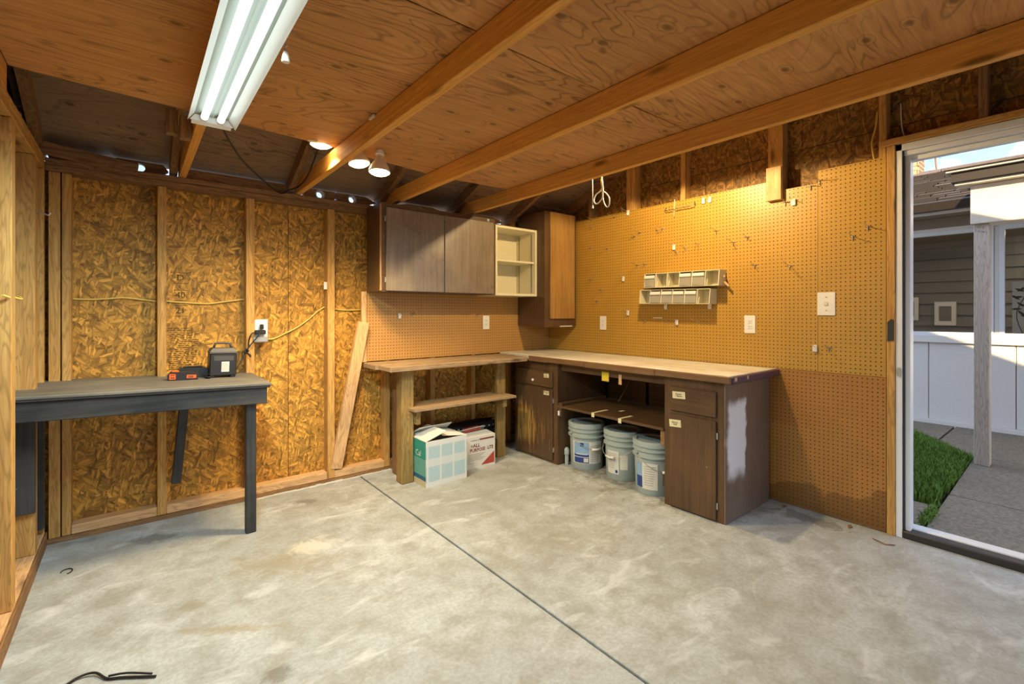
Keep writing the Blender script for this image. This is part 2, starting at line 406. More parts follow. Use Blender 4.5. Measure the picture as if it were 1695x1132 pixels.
# ---- floor: two concrete slabs with a sunken joint between them
def concrete_mat():
    M = Mat('stained garage concrete', 0.62, 0.35)
    c = M.n('NewGeometry').outputs['Position']; sp = M.xyz(c)
    n1 = M.noise(c, 1.3, 8, 0.62, 0.3); n2 = M.noise(c, 7, 6, 0.65); n3 = M.noise(c, 60, 4, 0.7)
    col = M.mix(M.ramp(n1, [(0.3, 0.0), (0.7, 1.0)]), (0.325, 0.35, 0.34), (0.52, 0.565, 0.58))
    col = M.mix(M.ramp(n2, [(0.36, 0.75), (0.58, 0.0)]), col, (0.285, 0.29, 0.255))
    col = M.mix(M.ramp(n3, [(0.42, 0.30), (0.6, 0.0)]), col, (0.22, 0.21, 0.18))
    # trowel swirls: pale rubbed patches
    pl = M.noise(M.scale(c, (1.2, 2.4, 1), (0, 0, 0.7)), 2.3, 7, 0.6, 1.2)
    col = M.mix(M.ramp(pl, [(0.55, 0.0), (0.72, 0.6)]), col, (0.65, 0.69, 0.705))
    # olive-brown spill in front of the black bench, darker oil drops and other patches
    wob = M.math('MULTIPLY', M.math('SUBTRACT', M.noise(c, 9, 8, 0.72, 1.2), 0.5), 3.6)
    def blot(cx, cy, rx, ry, rot, k, color, soft=0.7):
        nonlocal col
        v = M.scale(c, (1, 1, 1), (0, 0, 0), (-cx, -cy, 0))
        v = M.n('VectorRotate', {'rotation_type': 'Z_AXIS'}, Vector=v, Angle=rot).outputs[0]
        s = M.xyz(M.scale(v, (1 / rx, 1 / ry, 1)))
        d = M.math('SQRT', M.math('ADD', M.math('MULTIPLY', s[0], s[0]), M.math('MULTIPLY', s[1], s[1])))
        d = M.math('ADD', d, wob)
        col = M.mix(M.ramp(M.math('SUBTRACT', 1.0, d), [(0.0, 0.0), (soft, k)]), col, color)
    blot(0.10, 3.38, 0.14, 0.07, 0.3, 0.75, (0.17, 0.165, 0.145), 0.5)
    blot(0.60, 2.62, 0.36, 0.16, 0.5, 0.50, (0.27, 0.225, 0.13))
    blot(0.78, 2.72, 0.16, 0.10, 0.4, 0.65, (0.64, 0.63, 0.55))
    blot(0.30, 2.22, 0.20, 0.03, 0.6, 0.60, (0.30, 0.25, 0.14))
    blot(0.20, 2.50, 0.07, 0.05, 0.2, 0.55, (0.24, 0.21, 0.13))
    blot(1.05, 3.30, 0.42, 0.16, 0.1, 0.40, (0.24, 0.23, 0.17))
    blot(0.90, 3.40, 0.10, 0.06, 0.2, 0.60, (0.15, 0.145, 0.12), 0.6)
    blot(0.40, 1.83, 0.07, 0.05, 0.2, 0.70, (0.15, 0.14, 0.12), 0.6)
    blot(2.25, 3.05, 0.40, 0.12, 0.0, 0.45, (0.24, 0.235, 0.18))
    blot(3.10, 2.20, 0.40, 0.85, 0.0, 0.75, (0.17, 0.145, 0.09))  # broad darker patch on the floor under the long counter
    blot(3.30, 1.15, 0.07, 0.20, 0.1, 0.65, (0.15, 0.15, 0.125), 0.2)
    blot(1.95, 1.95, 0.5, 0.3, 0.4, 0.35, (0.26, 0.24, 0.17))
    M.color(col); M.bump(M.math('ADD', n3, M.math('MULTIPLY', n2, 1.5)), 0.22, 0.003)
    M.rough(M.math('ADD', 0.42, M.math('MULTIPLY', n2, 0.35)))
    return M.m
MT['concrete'] = concrete_mat()
floor = box('floor', XL - 0.12, XR + 0.12, YF - 0.1, YB + 0.12, -0.14, -0.012, 'dark', None, 0)
tag(floor, 'worn grey concrete garage floor with one control joint', 'floor', kind='structure')
JX = 1.395
box('slab', XL - 0.12, JX - 0.006, YF - 0.1, YB + 0.12, -0.10, 0.0, 'concrete', floor, 0.003)
box('slab', JX + 0.006, XR + 0.12, YF - 0.1, YB + 0.12, -0.10, 0.0, 'concrete', floor, 0.003)

# ---- back wall
wb = empty('wall_back', (1.5, YB, 0)); tag(wb, 'stud wall of golden strand board along the back of the garage', 'wall', kind='structure')
YO = YB + 0.089
for a, b in ((XL - 0.1, 0.885), (0.889, 2.105), (2.109, XR + 0.1)):
    box('strand_panel', a, b, YO, YO + 0.011, 0, 2.15, 'osb_x', wb, 0.001)
box('outer_siding', XL - 0.13, XR + 0.13, YO + 0.0115, YO + 0.022, -0.05, 2.15, 'old_x', wb, 0)
def stud(x0, x1, z0=0.031, z1=2.08, m='fir_z', p=None): return box('stud', x0, x1, YB, YO, z0, z1, m, p or wb, 0.003)
for a, b in ((-0.372, -0.324), (-0.318, -0.279), (0.112, 0.158), (0.598, 0.650), (1.143, 1.197), (1.60, 1.645), (2.02, 2.065), (2.45, 2.495), (2.88, 2.925), (3.33, 3.375)):
    stud(a, b)
for i, (a, b) in enumerate(((-0.279, 0.112), (0.158, 0.598), (0.650, 1.143), (1.197, 1.60))):
    box('bottom_plate', a + 0.001, b - 0.001, YB + 0.004, YO, 0.03, 0.084, 'new_x', wb, 0.003)
box('bottom_plate', 1.60, XR, YB + 0.004, YO, 0.03, 0.084, 'old_x', wb, 0.003)
box('sill_plate', XL, XR, YB + 0.001, YO, 0.0, 0.029, 'old_x', wb, 0.002)
box('top_plate', XL, XR + 0.09, YB - 0.002, YO, 2.082, 2.118, 'old_x', wb, 0.003)
box('top_plate', XL, XR + 0.09, YB, YO, 2.119, ZP, 'old_x', wb, 0.003)
random.seed(8); bm = bmesh.new(); x = 0.66
while x < 1.62:
    w = random.uniform(0.03, 0.09); add_box(bm, x, x + w, YB - random.uniform(0.008, 0.022), YB, 0.0002, random.uniform(0.004, 0.010)); x += w * 0.98
from_bm('caulk_line', bm, 'paper', wb)
# eave blocking on the plate, drilled with round vent holes
def blocking(x0, x1, holes, z0=ZP, z1=2.226):
    bm = bmesh.new(); y0, y1 = YO - 0.038, YO; seg = 20
    front = []; n = len(holes)
    cuts = [x0] + [(holes[i] + holes[i + 1]) / 2 for i in range(n - 1)] + [x1]
    if n == 0: add_box(bm, x0, x1, y0, y1, z0, z1)
    for i, hx in enumerate(holes):
        a, b = cuts[i], cuts[i + 1]; r = 0.025; hz = z0 + 0.034
        pts = [(hx + r * math.cos(2 * math.pi * k / seg), hz + r * math.sin(2 * math.pi * k / seg)) for k in range(seg)]
        def outer(k):
            t = 2 * math.pi * k / seg; c, s = math.cos(t), math.sin(t)
            sx = ((b - hx) if c > 0 else (hx - a)) / max(abs(c), 1e-6); sz = ((z1 - hz) if s > 0 else (hz - z0)) / max(abs(s), 1e-6)
            q = min(sx, sz); return (hx + c * q, hz + s * q)
        out = [outer(k) for k in range(seg)]
        rows = [[bm.verts.new((p[0], y, p[1])) for p in ps] for ps, y in ((pts, y0), (out, y0), (out, y1), (pts, y1))]
        for A, B in zip(rows, rows[1:] + rows[:1]):
            for k in range(seg): bm.faces.new((A[k], A[(k + 1) % seg], B[(k + 1) % seg], B[k]))
    return from_bm('eave_blocking', bm, 'old_x', wb)
blocking(XL, 0.172, [-0.265, 0.03]); blocking(0.262, 0.862, []); blocking(0.975, 1.548, [1.10, 1.345]); blocking(1.64, 2.235, [1.95]); blocking(2.33, 2.88, [2.6]); blocking(2.93, XR + 0.05, [])
# vent rings behind the two clear holes
for hx in (1.10, 1.345):
    bm = bmesh.new(); Mx = Matrix.Translation((hx, YO - 0.039, ZP + 0.034)) @ Matrix.Rotation(R(90), 4, 'X')
    add_lathe(bm, [(0.0262, 0.0), (0.037, 0.0), (0.037, 0.006), (0.0262, 0.006), (0.0262, 0.0)], 24, M=Mx)
    from_bm('vent_ring', bm, 'steel', wb, smooth=True)
# board leaning over the vents at the left end
Mx = Matrix.Translation((-0.2, 3.617, 2.175)) @ Matrix.Rotation(R(6.6), 4, 'Y')
box('tilted_rail', -0.22, 0.22, -0.018, 0.018, -0.034, 0.034, 'old_x', wb, 0.003, Mx)
# printed grade stamps on the second bay of strand board
st = empty('grade_stamp', (0.23, YO - 0.001, 1.4), parent=wb)
for s, z in (('D', 1.518), ('40', 1.405), ('21', 1.305)):
    lettering('stamp_print', s, 0.055, 'stamp', st, (0.235, YO - 0.0012, z), FACE_Y)
    for dz in (-0.035, 0.033): box('stamp_print', 0.20, 0.275, YO - 0.0016, YO - 0.0008, z + dz - 0.0015, z + dz + 0.0015, 'stamp', st, 0)
random.seed(3); bm = bmesh.new()
for k in range(22):
    z = 1.19 - k * 0.0125; a = 0.165 + random.random() * 0.02
    while a < 0.31:
        w = 0.006 + random.random() * 0.03; add_box(bm, a, a + w, YO - 0.0016, YO - 0.0008, z - 0.002, z + 0.002); a += w + 0.006 + random.random() * 0.01
from_bm('stamp_print', bm, 'stamp', st)

# ---- left wall: open studs
def gable_poly(y0, y1, z0):
    pts = [(y0, z0), (y1, z0), (y1, zroof(y1))]
    if y0 < 0.62 < y1: pts.append((0.62, zroof(0.62)))
    pts.append((y0, zroof(y0))); return pts
wl = empty('wall_left', (XL, 0, 0)); tag(wl, 'open stud wall of yellow lumber at the left edge', 'wall', kind='structure')
XO = XL - 0.089
for y0, y1 in ((YF, -1.282), (-1.278, -0.062), (-0.058, 1.158), (1.162, 2.378), (2.382, YB + 0.1)):
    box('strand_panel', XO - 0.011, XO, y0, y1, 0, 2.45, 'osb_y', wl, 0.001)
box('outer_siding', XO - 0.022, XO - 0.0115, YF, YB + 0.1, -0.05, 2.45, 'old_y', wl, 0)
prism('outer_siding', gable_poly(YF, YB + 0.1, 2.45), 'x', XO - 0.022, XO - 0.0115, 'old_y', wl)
for y in (-2.4, -1.84, -1.27, -0.70, -0.13, 0.44, 1.01, 1.58, 2.15, 2.745, 3.315, 3.605):
    box('stud', XO, XL, y, y + (0.075 if y > 2.5 and y < 3.5 else 0.042), 0.085, 2.08, 'fir_z', wl, 0.003)
    if -2.3 < y < 3.5:
        box('gable_stud', XO, XO + 0.038, y, y + 0.04, ZP + 0.002, min(zroof(y), zroof(y + 0.04)) - 0.12, 'fir_z', wl, 0.002)
ys = (-2.4, -1.84, -1.27, -0.70, -0.13, 0.44, 1.01, 1.58, 2.15, 2.745, 3.315, 3.605)
box('bottom_plate', XO, XL, YF, YB, 0.0, 0.084, 'new_y', wl, 0.003)
box('plate_edge', XL + 0.0005, XL + 0.009, YF, YB, 0.0, 0.075, 'old_y', wl, 0.002)
box('top_plate', XO, XL, YF, YB, 2.082, 2.118, 'fir_y', wl, 0.003)
box('top_plate', XO, XL, YF, YB, 2.119, ZP, 'fir_y', wl, 0.003)
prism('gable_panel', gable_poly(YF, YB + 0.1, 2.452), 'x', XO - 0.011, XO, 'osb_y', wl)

# ---- right wall: gable with pegboard and door opening
wr = empty('wall_right', (XR, 1.5, 0)); tag(wr, 'strand board gable wall above and behind the orange pegboard', 'wall', kind='structure')
XS = XR + 0.006; XG = XS + 0.089
DY0, DY1, DZ = 0.729, -1.20, 2.262     # rough door opening
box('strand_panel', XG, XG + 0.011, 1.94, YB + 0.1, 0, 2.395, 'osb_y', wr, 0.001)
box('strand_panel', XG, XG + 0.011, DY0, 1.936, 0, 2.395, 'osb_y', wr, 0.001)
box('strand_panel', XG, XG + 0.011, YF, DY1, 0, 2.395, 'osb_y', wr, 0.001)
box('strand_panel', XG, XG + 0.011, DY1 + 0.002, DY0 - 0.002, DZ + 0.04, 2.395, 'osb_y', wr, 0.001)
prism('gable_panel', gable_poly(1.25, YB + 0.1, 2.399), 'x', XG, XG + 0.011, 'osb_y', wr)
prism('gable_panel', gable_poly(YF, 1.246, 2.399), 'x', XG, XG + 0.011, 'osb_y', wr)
box('outer_siding', XG + 0.0115, XG + 0.022, DY0, YB + 0.1, -0.05, 2.40, 'old_y', wr, 0)
box('outer_siding', XG + 0.0115, XG + 0.022, YF, DY1, -0.05, 2.40, 'old_y', wr, 0)
box('outer_siding', XG + 0.0115, XG + 0.022, DY1, DY0, DZ + 0.04, 2.40, 'old_y', wr, 0)
prism('outer_siding', gable_poly(YF, YB + 0.1, 2.40), 'x', XG + 0.0115, XG + 0.022, 'old_y', wr)
for a, b in ((3.55, 3.64), (3.05, 3.09), (2.548, 2.588), (2.592, 2.640), (2.065, 2.105), (1.338, 1.432), (0.772, 0.808), (-1.26, -1.202), (-1.9, -1.86)):
    zt = zroof((a + b) / 2) - 0.125 if b < 3.5 else 2.08
    box('stud', XS, XG, a, b, 0.085, zt, 'fir_z' if a < 3 else 'old_z', wr, 0.003)
for y in (0.35, -0.2, -0.75): box('cripple_stud', XS, XG, y, y + 0.038, DZ + 0.042, zroof(y) - 0.125, 'old_z', wr, 0.003)
box('bottom_plate', XS, XG, 0.772, YB, 0.0, 0.084, 'old_y', wr, 0.003)
box('bottom_plate', XS, XG, YF, -1.202, 0.0, 0.084, 'old_y', wr, 0.003)
# boards seen under the right-hand counter
for a, b in ((1.47, 1.96), (1.99, 2.40), (2.43, 2.84)):
    box('backing_board', XR + 0.0, XR + 0.006, a, b, 0.30, 0.86, 'brown_y', wr, 0.001)

# ---- front wall behind the camera: garage door opening left open
wf = empty('wall_front', (1.5, YF, 0)); tag(wf, 'front garage wall around the open vehicle door', 'wall', kind='structure')
box('front_panel', XL - 0.1, -0.05, YF - 0.1, YF, 0, 2.36, 'osb_x', wf, 0.001)
box('front_panel', 3.0, XR + 0.1, YF - 0.1, YF, 0, 2.36, 'osb_x', wf, 0.001)
box('door_header', -0.05, 3.0, YF - 0.1, YF, 2.05, 2.36, 'old_x', wf, 0.003)

# ---- ceiling: horizontal joists carrying loose loft plywood
ce = empty('ceiling', (1.0, 1.5, ZP)); tag(ce, 'loft plywood on horizontal joists under the garage roof', 'ceiling', kind='structure')
JO = ((0.222, 0.261), (0.918, 0.957), (1.591, 1.630), (2.282, 2.321))
box('joist', XL - 0.04, XL - 0.001, YF + 0.02, 2.66, ZP + 0.001, ZL - 0.002, 'joist', ce, 0.003)
for a, b in JO: box('joist', a, b, YF + 0.02, YO, ZP + 0.001, ZL - 0.002, 'joist', ce, 0.003)
def loft(x0, x1, y0, y1a, y1b, dz=0.0):
    prism('loft_plywood', [(x0, y0), (x1, y0), (x1, y1b), (x0, y1a)], 'z', ZL + dz, ZL + dz + 0.013, 'ply', ce)
loft(XL + 0.0, 0.245, 1.345, 2.675, 2.74); loft(0.247, 0.935, 1.345, 2.74, 2.81); loft(0.938, 1.608, 1.36, 2.82, 2.93); loft(1.611, 2.34, 1.37, 2.95, 2.90)
loft(XL, 0.935, -0.05, 1.338, 1.338); loft(0.938, 2.34, -0.05, 1.352, 1.362); loft(XL, 0.935, YF, -0.055, -0.055); loft(0.938, 2.34, YF, -0.055, -0.055)
box('hanging_block', 0.118, 0.164, 2.76, 2.80, 2.145, ZL - 0.001, 'old_z', ce, 0.002)
box('hanging_block', 0.171, 0.219, 2.74, 2.79, 2.13, 2.235, 'old_z', ce, 0.002)
# ---- roof: sloped sheathing on rafters
rf = empty('roof', (1.0, 1.5, 2.4)); tag(rf, 'dark sloped roof sheathing on rafters above the loft', 'roof', kind='structure')
def sheath(y0, y1, x0, x1): prism('roof_sheathing', [(y0, zroof(y0)), (y1, zroof(y1)), (y1, zroof(y1) + 0.013), (y0, zroof(y0) + 0.013)], 'x', x0, x1, 'sheath', rf)
for a, b in ((3.47, 3.772), (2.385, 3.465), (1.275, 2.38), (0.622, 1.27), (-0.5, 0.618), (-1.6, -0.504), (YF - 0.25, -1.604)):
    for x0, x1 in ((XL - 0.25, 1.558), (1.562, XR + 0.30)): sheath(a, b, x0, x1)
for x in (-0.43, 0.176, 0.868, 1.551, 2.238, 2.885, 3.47):
    for y0, y1, s in ((0.63, 3.77, 1), (YF - 0.1, 0.61, -1)):
        d = 0.098
        prism('rafter', [(y0, zroof(y0) - 0.001), (y1, zroof(y1) - 0.001), (y1, zroof(y1) - (0.06 if s > 0 else d)), (y1 - 0.1 * (s > 0), zroof(y1 - 0.1 * (s > 0)) - d), (y0, zroof(y0) - d)], 'x', x, x + 0.04, 'old_y', rf)
box('ridge_board', XL - 0.05, XR + 0.1, 0.6105, 0.6295, zroof(0.62) - 0.16, zroof(0.62) - 0.006, 'old_x', rf, 0.002)

# ---- door 1: white sliding-door frame in the right wall, standing open
d1 = empty('door_1', (XS, 0.0, 0)); tag(d1, 'open doorway with white metal frame and dark sill in right wall', 'door', kind='structure')
box('jamb_board', XR - 0.004, XG + 0.02, 0.729, 0.769, 0.0, 2.262, 'fir_z', d1, 0.003)
box('header_board', XR - 0.004, XG + 0.02, DY1, 0.80, 2.263, 2.303, 'fir_y', d1, 0.003)
box('jamb_board', XR - 0.004, XG + 0.02, DY1 - 0.04, DY1, 0.0, 2.262, 'fir_z', d1, 0.003)
def frame_y(ya, yb, side):
    s = 1 if side > 0 else -1
    box('frame_jamb', XR + 0.004, XR + 0.10, min(ya, ya - s * 0.030), max(ya, ya - s * 0.030), 0.0, 2.26, 'vinyl', d1, 0.002)
    box('frame_channel', XR + 0.012, XR + 0.10, min(ya - s * 0.030, ya - s * 0.036), max(ya - s * 0.030, ya - s * 0.036), 0.03, 2.22, 'sillblack', d1, 0.001)
    box('frame_stop', XR + 0.03, XR + 0.10, min(ya - s * 0.036, ya - s * 0.062), max(ya - s * 0.036, ya - s * 0.062), 0.03, 2.20, 'vinyl', d1, 0.003)
frame_y(DY0, DY1, 1); frame_y(DY1, DY0, -1)
box('frame_head', XR + 0.004, XR + 0.10, DY1, DY0, 2.222, 2.26, 'vinyl', d1, 0.002)
box('frame_head', XR + 0.02, XR + 0.10, DY1, DY0, 2.195, 2.2215, 'vinyl', d1, 0.003)
box('frame_head', XR + 0.05, XR + 0.10, DY1, DY0, 2.165, 2.1945, 'vinyl', d1, 0.002)
box('sill', XR + 0.002, XR + 0.075, DY1, DY0 - 0.03, 0.0, 0.042, 'sillblack', d1, 0.006)
box('sill_track', XR + 0.075, XR + 0.155, DY1, DY0 - 0.03, 0.0, 0.048, 'alu', d1, 0.004)
box('sill_step', XR + 0.156, XR + 0.20, DY1, DY0, -0.06, 0.012, 'sillblack', d1, 0.004)
lp = prism('strike_plate', [(0.735, 1.13), (0.765, 1.125), (0.765, 1.235), (0.748, 1.255), (0.735, 1.25)], 'x', XR - 0.008, XR - 0.0041, 'sillblack', d1)
bm = bmesh.new(); add_lathe(bm, [(0.0, 0.0), (0.018, 0.0), (0.018, 0.006), (0.0, 0.006)], 16, M=Matrix.Translation((XR + 0.0, 0.712, 0.95)) @ Matrix.Rotation(R(-90), 4, 'Y') @ Matrix.Diagonal((1.5, 0.7, 1, 1)))
from_bm('latch_pull', bm, 'steel', d1, smooth=True)
# ================================================================== OUTSIDE
MT['siding'] = plain('white painted siding', (0.70, 0.68, 0.65), 0.6, 0.3, 0.05, nsc=40)
MT['trimwhite'] = plain('white exterior trim', (0.76, 0.73, 0.68), 0.5, 0.4, 0.05)
MT['cedar'] = wood('painted beige post', (0.50, 0.43, 0.35), (0.62, 0.54, 0.45), 'z', knots=False, dirt=0.1)
MT['beam'] = plain('cream painted beam', (0.72, 0.65, 0.54), 0.6, 0.3, 0.06)
MT['gutter'] = plain('dark brown gutter', (0.035, 0.028, 0.022), 0.4, 0.5, 0.2)
MT['soffit'] = plain('tan soffit', (0.30, 0.25, 0.19), 0.6, 0.3, 0.1)
MT['shingle'] = plain('grey brown shingles', (0.17, 0.14, 0.125), 0.9, 0.2, 0.35, nsc=25)
MT['brick'] = plain('tan brick', (0.50, 0.33, 0.18), 0.8, 0.2, 0.25, nsc=20)
MT['mortar'] = plain('mortar', (0.45, 0.42, 0.38), 0.9, 0.1)
MT['pave'] = None
def paving():
    M = Mat('weathered patio concrete', 0.85, 0.25); c = M.n('NewGeometry').outputs['Position']
    n1 = M.noise(c, 1.5, 6, 0.6); n2 = M.noise(c, 45, 5, 0.75); n3 = M.noise(c, 6, 5, 0.6)
    col = M.mix(n1, (0.225, 0.19, 0.135), (0.33, 0.285, 0.22))
    col = M.mix(M.ramp(n2, [(0.4, 0.6), (0.62, 0.0)]), col, (0.09, 0.08, 0.06))
    col = M.mix(M.ramp(n3, [(0.5, 0.0), (0.7, 0.3)]), col, (0.12, 0.115, 0.075))
    M.color(col); M.bump(n2, 0.5, 0.004); return M.m
MT['pave'] = paving()
MT['soil'] = plain('damp soil', (0.06, 0.045, 0.028), 0.95, 0.1, 0.4)
def grassmat():
    M = Mat('lawn blades', 0.6, 0.3); h = M.n('ObjectInfo'); c = M.co(False)
    M.color(M.mix(M.noise(c, 9, 4), (0.05, 0.13, 0.015), (0.20, 0.34, 0.045))); return M.m
MT['grass'] = grassmat()
ZG = -0.03
gr = box('ground', XR + 0.11, 30, -25, 25, -0.4, ZG - 0.05, 'soil'); tag(gr, 'bare soil around the paving outside the door', 'ground', kind='structure')
gr2 = box('ground', -20, XL - 0.15, -25, 25, -0.4, ZG - 0.05, 'soil'); tag(gr2, 'bare soil beyond the left side of the garage', 'ground', kind='structure')
dv = box('driveway', XL - 0.12, XR + 0.1, -22, YF - 0.11, -0.3, -0.01, 'pave'); tag(dv, 'concrete driveway in front of the open vehicle door', 'driveway', kind='structure')
pv = empty('patio_paving', (5.2, 0, ZG)); tag(pv, 'weathered concrete patio slabs outside the doorway', 'patio', kind='structure')
def pslab(poly): return prism('paving_slab', poly, 'z', ZG - 0.08, ZG, 'pave', pv)
g = 0.008
pslab([(3.64, 0.667), (4.27, 0.690), (4.27, 3.0), (3.64, 3.0)])                         # beside the door, left of the edge joint
pslab([(3.64, 0.655), (3.64, -3.0), (4.62, -3.0), (4.62, 0.672)])
pslab([(4.63, 0.672), (4.63, -3.0), (6.02, -3.0), (6.02, 0.70)])
pslab([(6.03, 0.71), (6.03, -3.0), (7.44, -3.0), (7.44, 1.02), (6.50, 1.02)])
pslab([(6.55, 1.04), (7.44, 1.04), (7.44, 3.2), (6.85, 3.2), (6.85, 1.30)])
box('garden_bed', 4.28, 6.84, 0.70, 3.2, ZG - 0.09, ZG - 0.03, 'soil', pv, 0)
# lawn: tens of thousands of blades, one mesh
def lawn():
    random.seed(11); V = []; F = []
    def inside(x, y):
        if x < 4.29 or x > 6.82 or y > 2.3: return False
        lo = 0.70 if x < 5.95 else 0.70 + (x - 5.95) * 0.70
        return y > lo + random.uniform(-0.02, 0.03)
    def blade(x, y, h):
        a = random.uniform(0, 6.28); w = random.uniform(0.003, 0.006); lx, ly = random.uniform(-.035, .035), random.uniform(-.035, .035)
        i = len(V); dx, dy = math.cos(a) * w, math.sin(a) * w
        V.extend(((x - dx, y - dy, ZG - 0.03), (x + dx, y + dy, ZG - 0.03), (x + lx * .4 + dx * .6, y + ly * .4 + dy * .6, ZG + h * .55), (x + lx * .4 - dx * .6, y + ly * .4 - dy * .6, ZG + h * .55), (x + lx, y + ly, ZG + h)))
        F.extend(((i, i + 1, i + 2, i + 3), (i + 3, i + 2, i + 4)))
    n = 0
    while n < 26000:
        x, y = random.uniform(4.29, 6.82), random.uniform(0.68, 2.3)
        if inside(x, y): blade(x, y, random.uniform(0.02, 0.065)); n += 1
    for k in range(420):   # tuft in the paving joint
        blade(random.gauss(4.02, 0.12), random.gauss(0.684, 0.014), random.uniform(0.01, 0.045))
    me = bpy.data.meshes.new('lawn_grass'); me.from_pydata([(a - 5.5, b - 1.4, c) for a, b, c in V], [], F)
    return link('lawn_grass', me, 'grass', None, (5.5, 1.4, 0))
tag(lawn(), 'short green lawn in the bed beyond the doorway', 'grass', kind='stuff')

# ---- neighbouring house
HX = 7.5
ho = empty('neighbouring_house', (HX, 0.5, ZG)); tag(ho, 'white panelled house with picture windows and shingle roof seen through doorway', 'house')
edges = [3.9, 3.28, 2.66, 1.97, 1.275, 0.55, -0.17, -0.89, -1.6, -2.3, -3.0, -3.7]
for a, b in zip(edges, edges[1:]): box('siding_panel', HX, HX + 0.02, b + 0.005, a - 0.005, 0.02, 0.935, 'siding', ho, 0.003)
box('siding_backing', HX + 0.02, HX + 0.06, -3.8, 4.0, ZG - 0.1, 1.0, 'trimwhite', ho, 0)
box('base_trim', HX - 0.025, HX + 0.02, -3.8, 4.0, ZG - 0.05, 0.018, 'trimwhite', ho, 0.003)
box('window_sill', HX - 0.04, HX + 0.08, -3.8, 4.0, 0.937, 1.02, 'trimwhite', ho, 0.004)
WZ0, WZ1 = 1.02, 2.26
MT['glass'] = clear('window glass', (0.92, 0.93, 0.92), 0.03, 1.0, 1.45)
def window(y0, y1):
    w = empty('window', (HX + 0.02, (y0 + y1) / 2, WZ0), parent=ho); f = 0.045
    bm = bmesh.new()
    for q in ((y0, y1, WZ0 + .001, WZ0 + f), (y0, y1, WZ1 - f, WZ1), (y0, y0 + f, WZ0 + f, WZ1 - f), (y1 - f, y1, WZ0 + f, WZ1 - f)): add_box(bm, HX - 0.02, HX + 0.05, *q)
    from_bm('window_frame', bm, 'vinyl', w)
    box('pane', HX + 0.012, HX + 0.018, y0 + f, y1 - f, WZ0 + f, WZ1 - f, 'glass', w, 0)
window(0.72, 3.2); window(-1.9, 0.68); window(-3.75, -1.94)
box('window_post', HX - 0.01, HX + 0.07, 0.682, 0.718, WZ0, WZ1, 'trimwhite', ho, 0.002)
box('header', HX - 0.012, HX + 0.08, -3.8, 4.0, WZ1 + 0.002, 2.42, 'soffit', ho, 0.003)
box('header_trim', HX - 0.03, HX - 0.0125, -3.8, 4.0, 2.26, 2.30, 'trimwhite', ho, 0.002)
EX = 7.02                                   # eave line
box('soffit_board', EX + 0.05, HX + 0.08, -3.8, 4.0, 2.421, 2.435, 'soffit', ho, 0)
box('fascia', EX + 0.025, EX + 0.05, -3.9, 4.1, 2.40, 2.53, 'trimwhite', ho, 0.002)
prism('gutter', [(EX - 0.09, 2.53), (EX - 0.105, 2.515), (EX - 0.07, 2.43), (EX + 0.022, 2.43), (EX + 0.022, 2.53), (EX + 0.016, 2.53), (EX + 0.016, 2.437), (EX - 0.066, 2.437), (EX - 0.095, 2.517)], 'y', -3.9, 4.1, 'gutter', ho)
# roof: lapped shingle courses up to a ridge
RX, RZ, EZ = 9.6, 3.44, 2.535
sl = (RZ - EZ) / (RX - EX + 0.05)
roof = prism('roof_deck', [(EX - 0.05, EZ), (RX, RZ), (RX + 2.6, EZ), (RX + 2.6, EZ - 0.02), (RX, RZ - 0.02), (EX - 0.05, EZ - 0.02)], 'y', -4.2, 4.2, 'gutter', ho)
bm = bmesh.new(); random.seed(5); nc = 17; run = (RX - EX + 0.05) / nc
for i in range(nc):
    x0 = EX - 0.06 + i * run; x1 = x0 + run * 1.25; z0 = EZ + (x0 - EX + 0.05) * sl; z1 = EZ + (x1 - EX + 0.05) * sl
    y = -4.2 + (i % 2) * 0.15 - 0.1
    while y < 4.2:
        w = 0.30 * random.uniform(0.85, 1.15); t = 0.024 + random.uniform(0, 0.012); jx = random.uniform(-0.008, 0.004)
        vs = [bm.verts.new(p) for p in ((x0 + jx, y, z0 + t), (x0 + jx, y + w - 0.008, z0 + t), (x1, y + w - 0.008, z1 + 0.004), (x1, y, z1 + 0.004), (x0 + jx, y, z0), (x0 + jx, y + w - 0.008, z0))]
        mi = random.choice((0, 0, 1, 2)); bm.faces.new(vs[:4]).material_index = mi; bm.faces.new((vs[0], vs[4], vs[5], vs[1])).material_index = 3; y += w
MT['sh2'] = plain('dark grey shingles', (0.115, 0.10, 0.095), 0.9, 0.2, 0.35, nsc=25); MT['sh3'] = plain('light brown shingles', (0.23, 0.185, 0.15), 0.9, 0.2, 0.35, nsc=25); MT['sh_shadow'] = plain('shadow-dark shingle butts', (0.04, 0.034, 0.03), 0.95, 0.1)  # dark butt faces paint in the shadow line below each course
sh = from_bm('shingles', bm, ['shingle', 'sh2', 'sh3', 'sh_shadow'], ho); sh['kind'] = 'stuff'
for k in range(24):
    y = -3.9 + k * 0.335
    prism('ridge_cap', [(RX - 0.13, RZ - 0.13 * sl + 0.02), (RX, RZ + 0.03), (RX + 0.13, RZ - 0.13 * sl + 0.02), (RX + 0.13, RZ - 0.13 * sl + 0.045), (RX, RZ + 0.055), (RX - 0.13, RZ - 0.13 * sl + 0.045)], 'y', y, y + 0.345, 'shingle', ho)
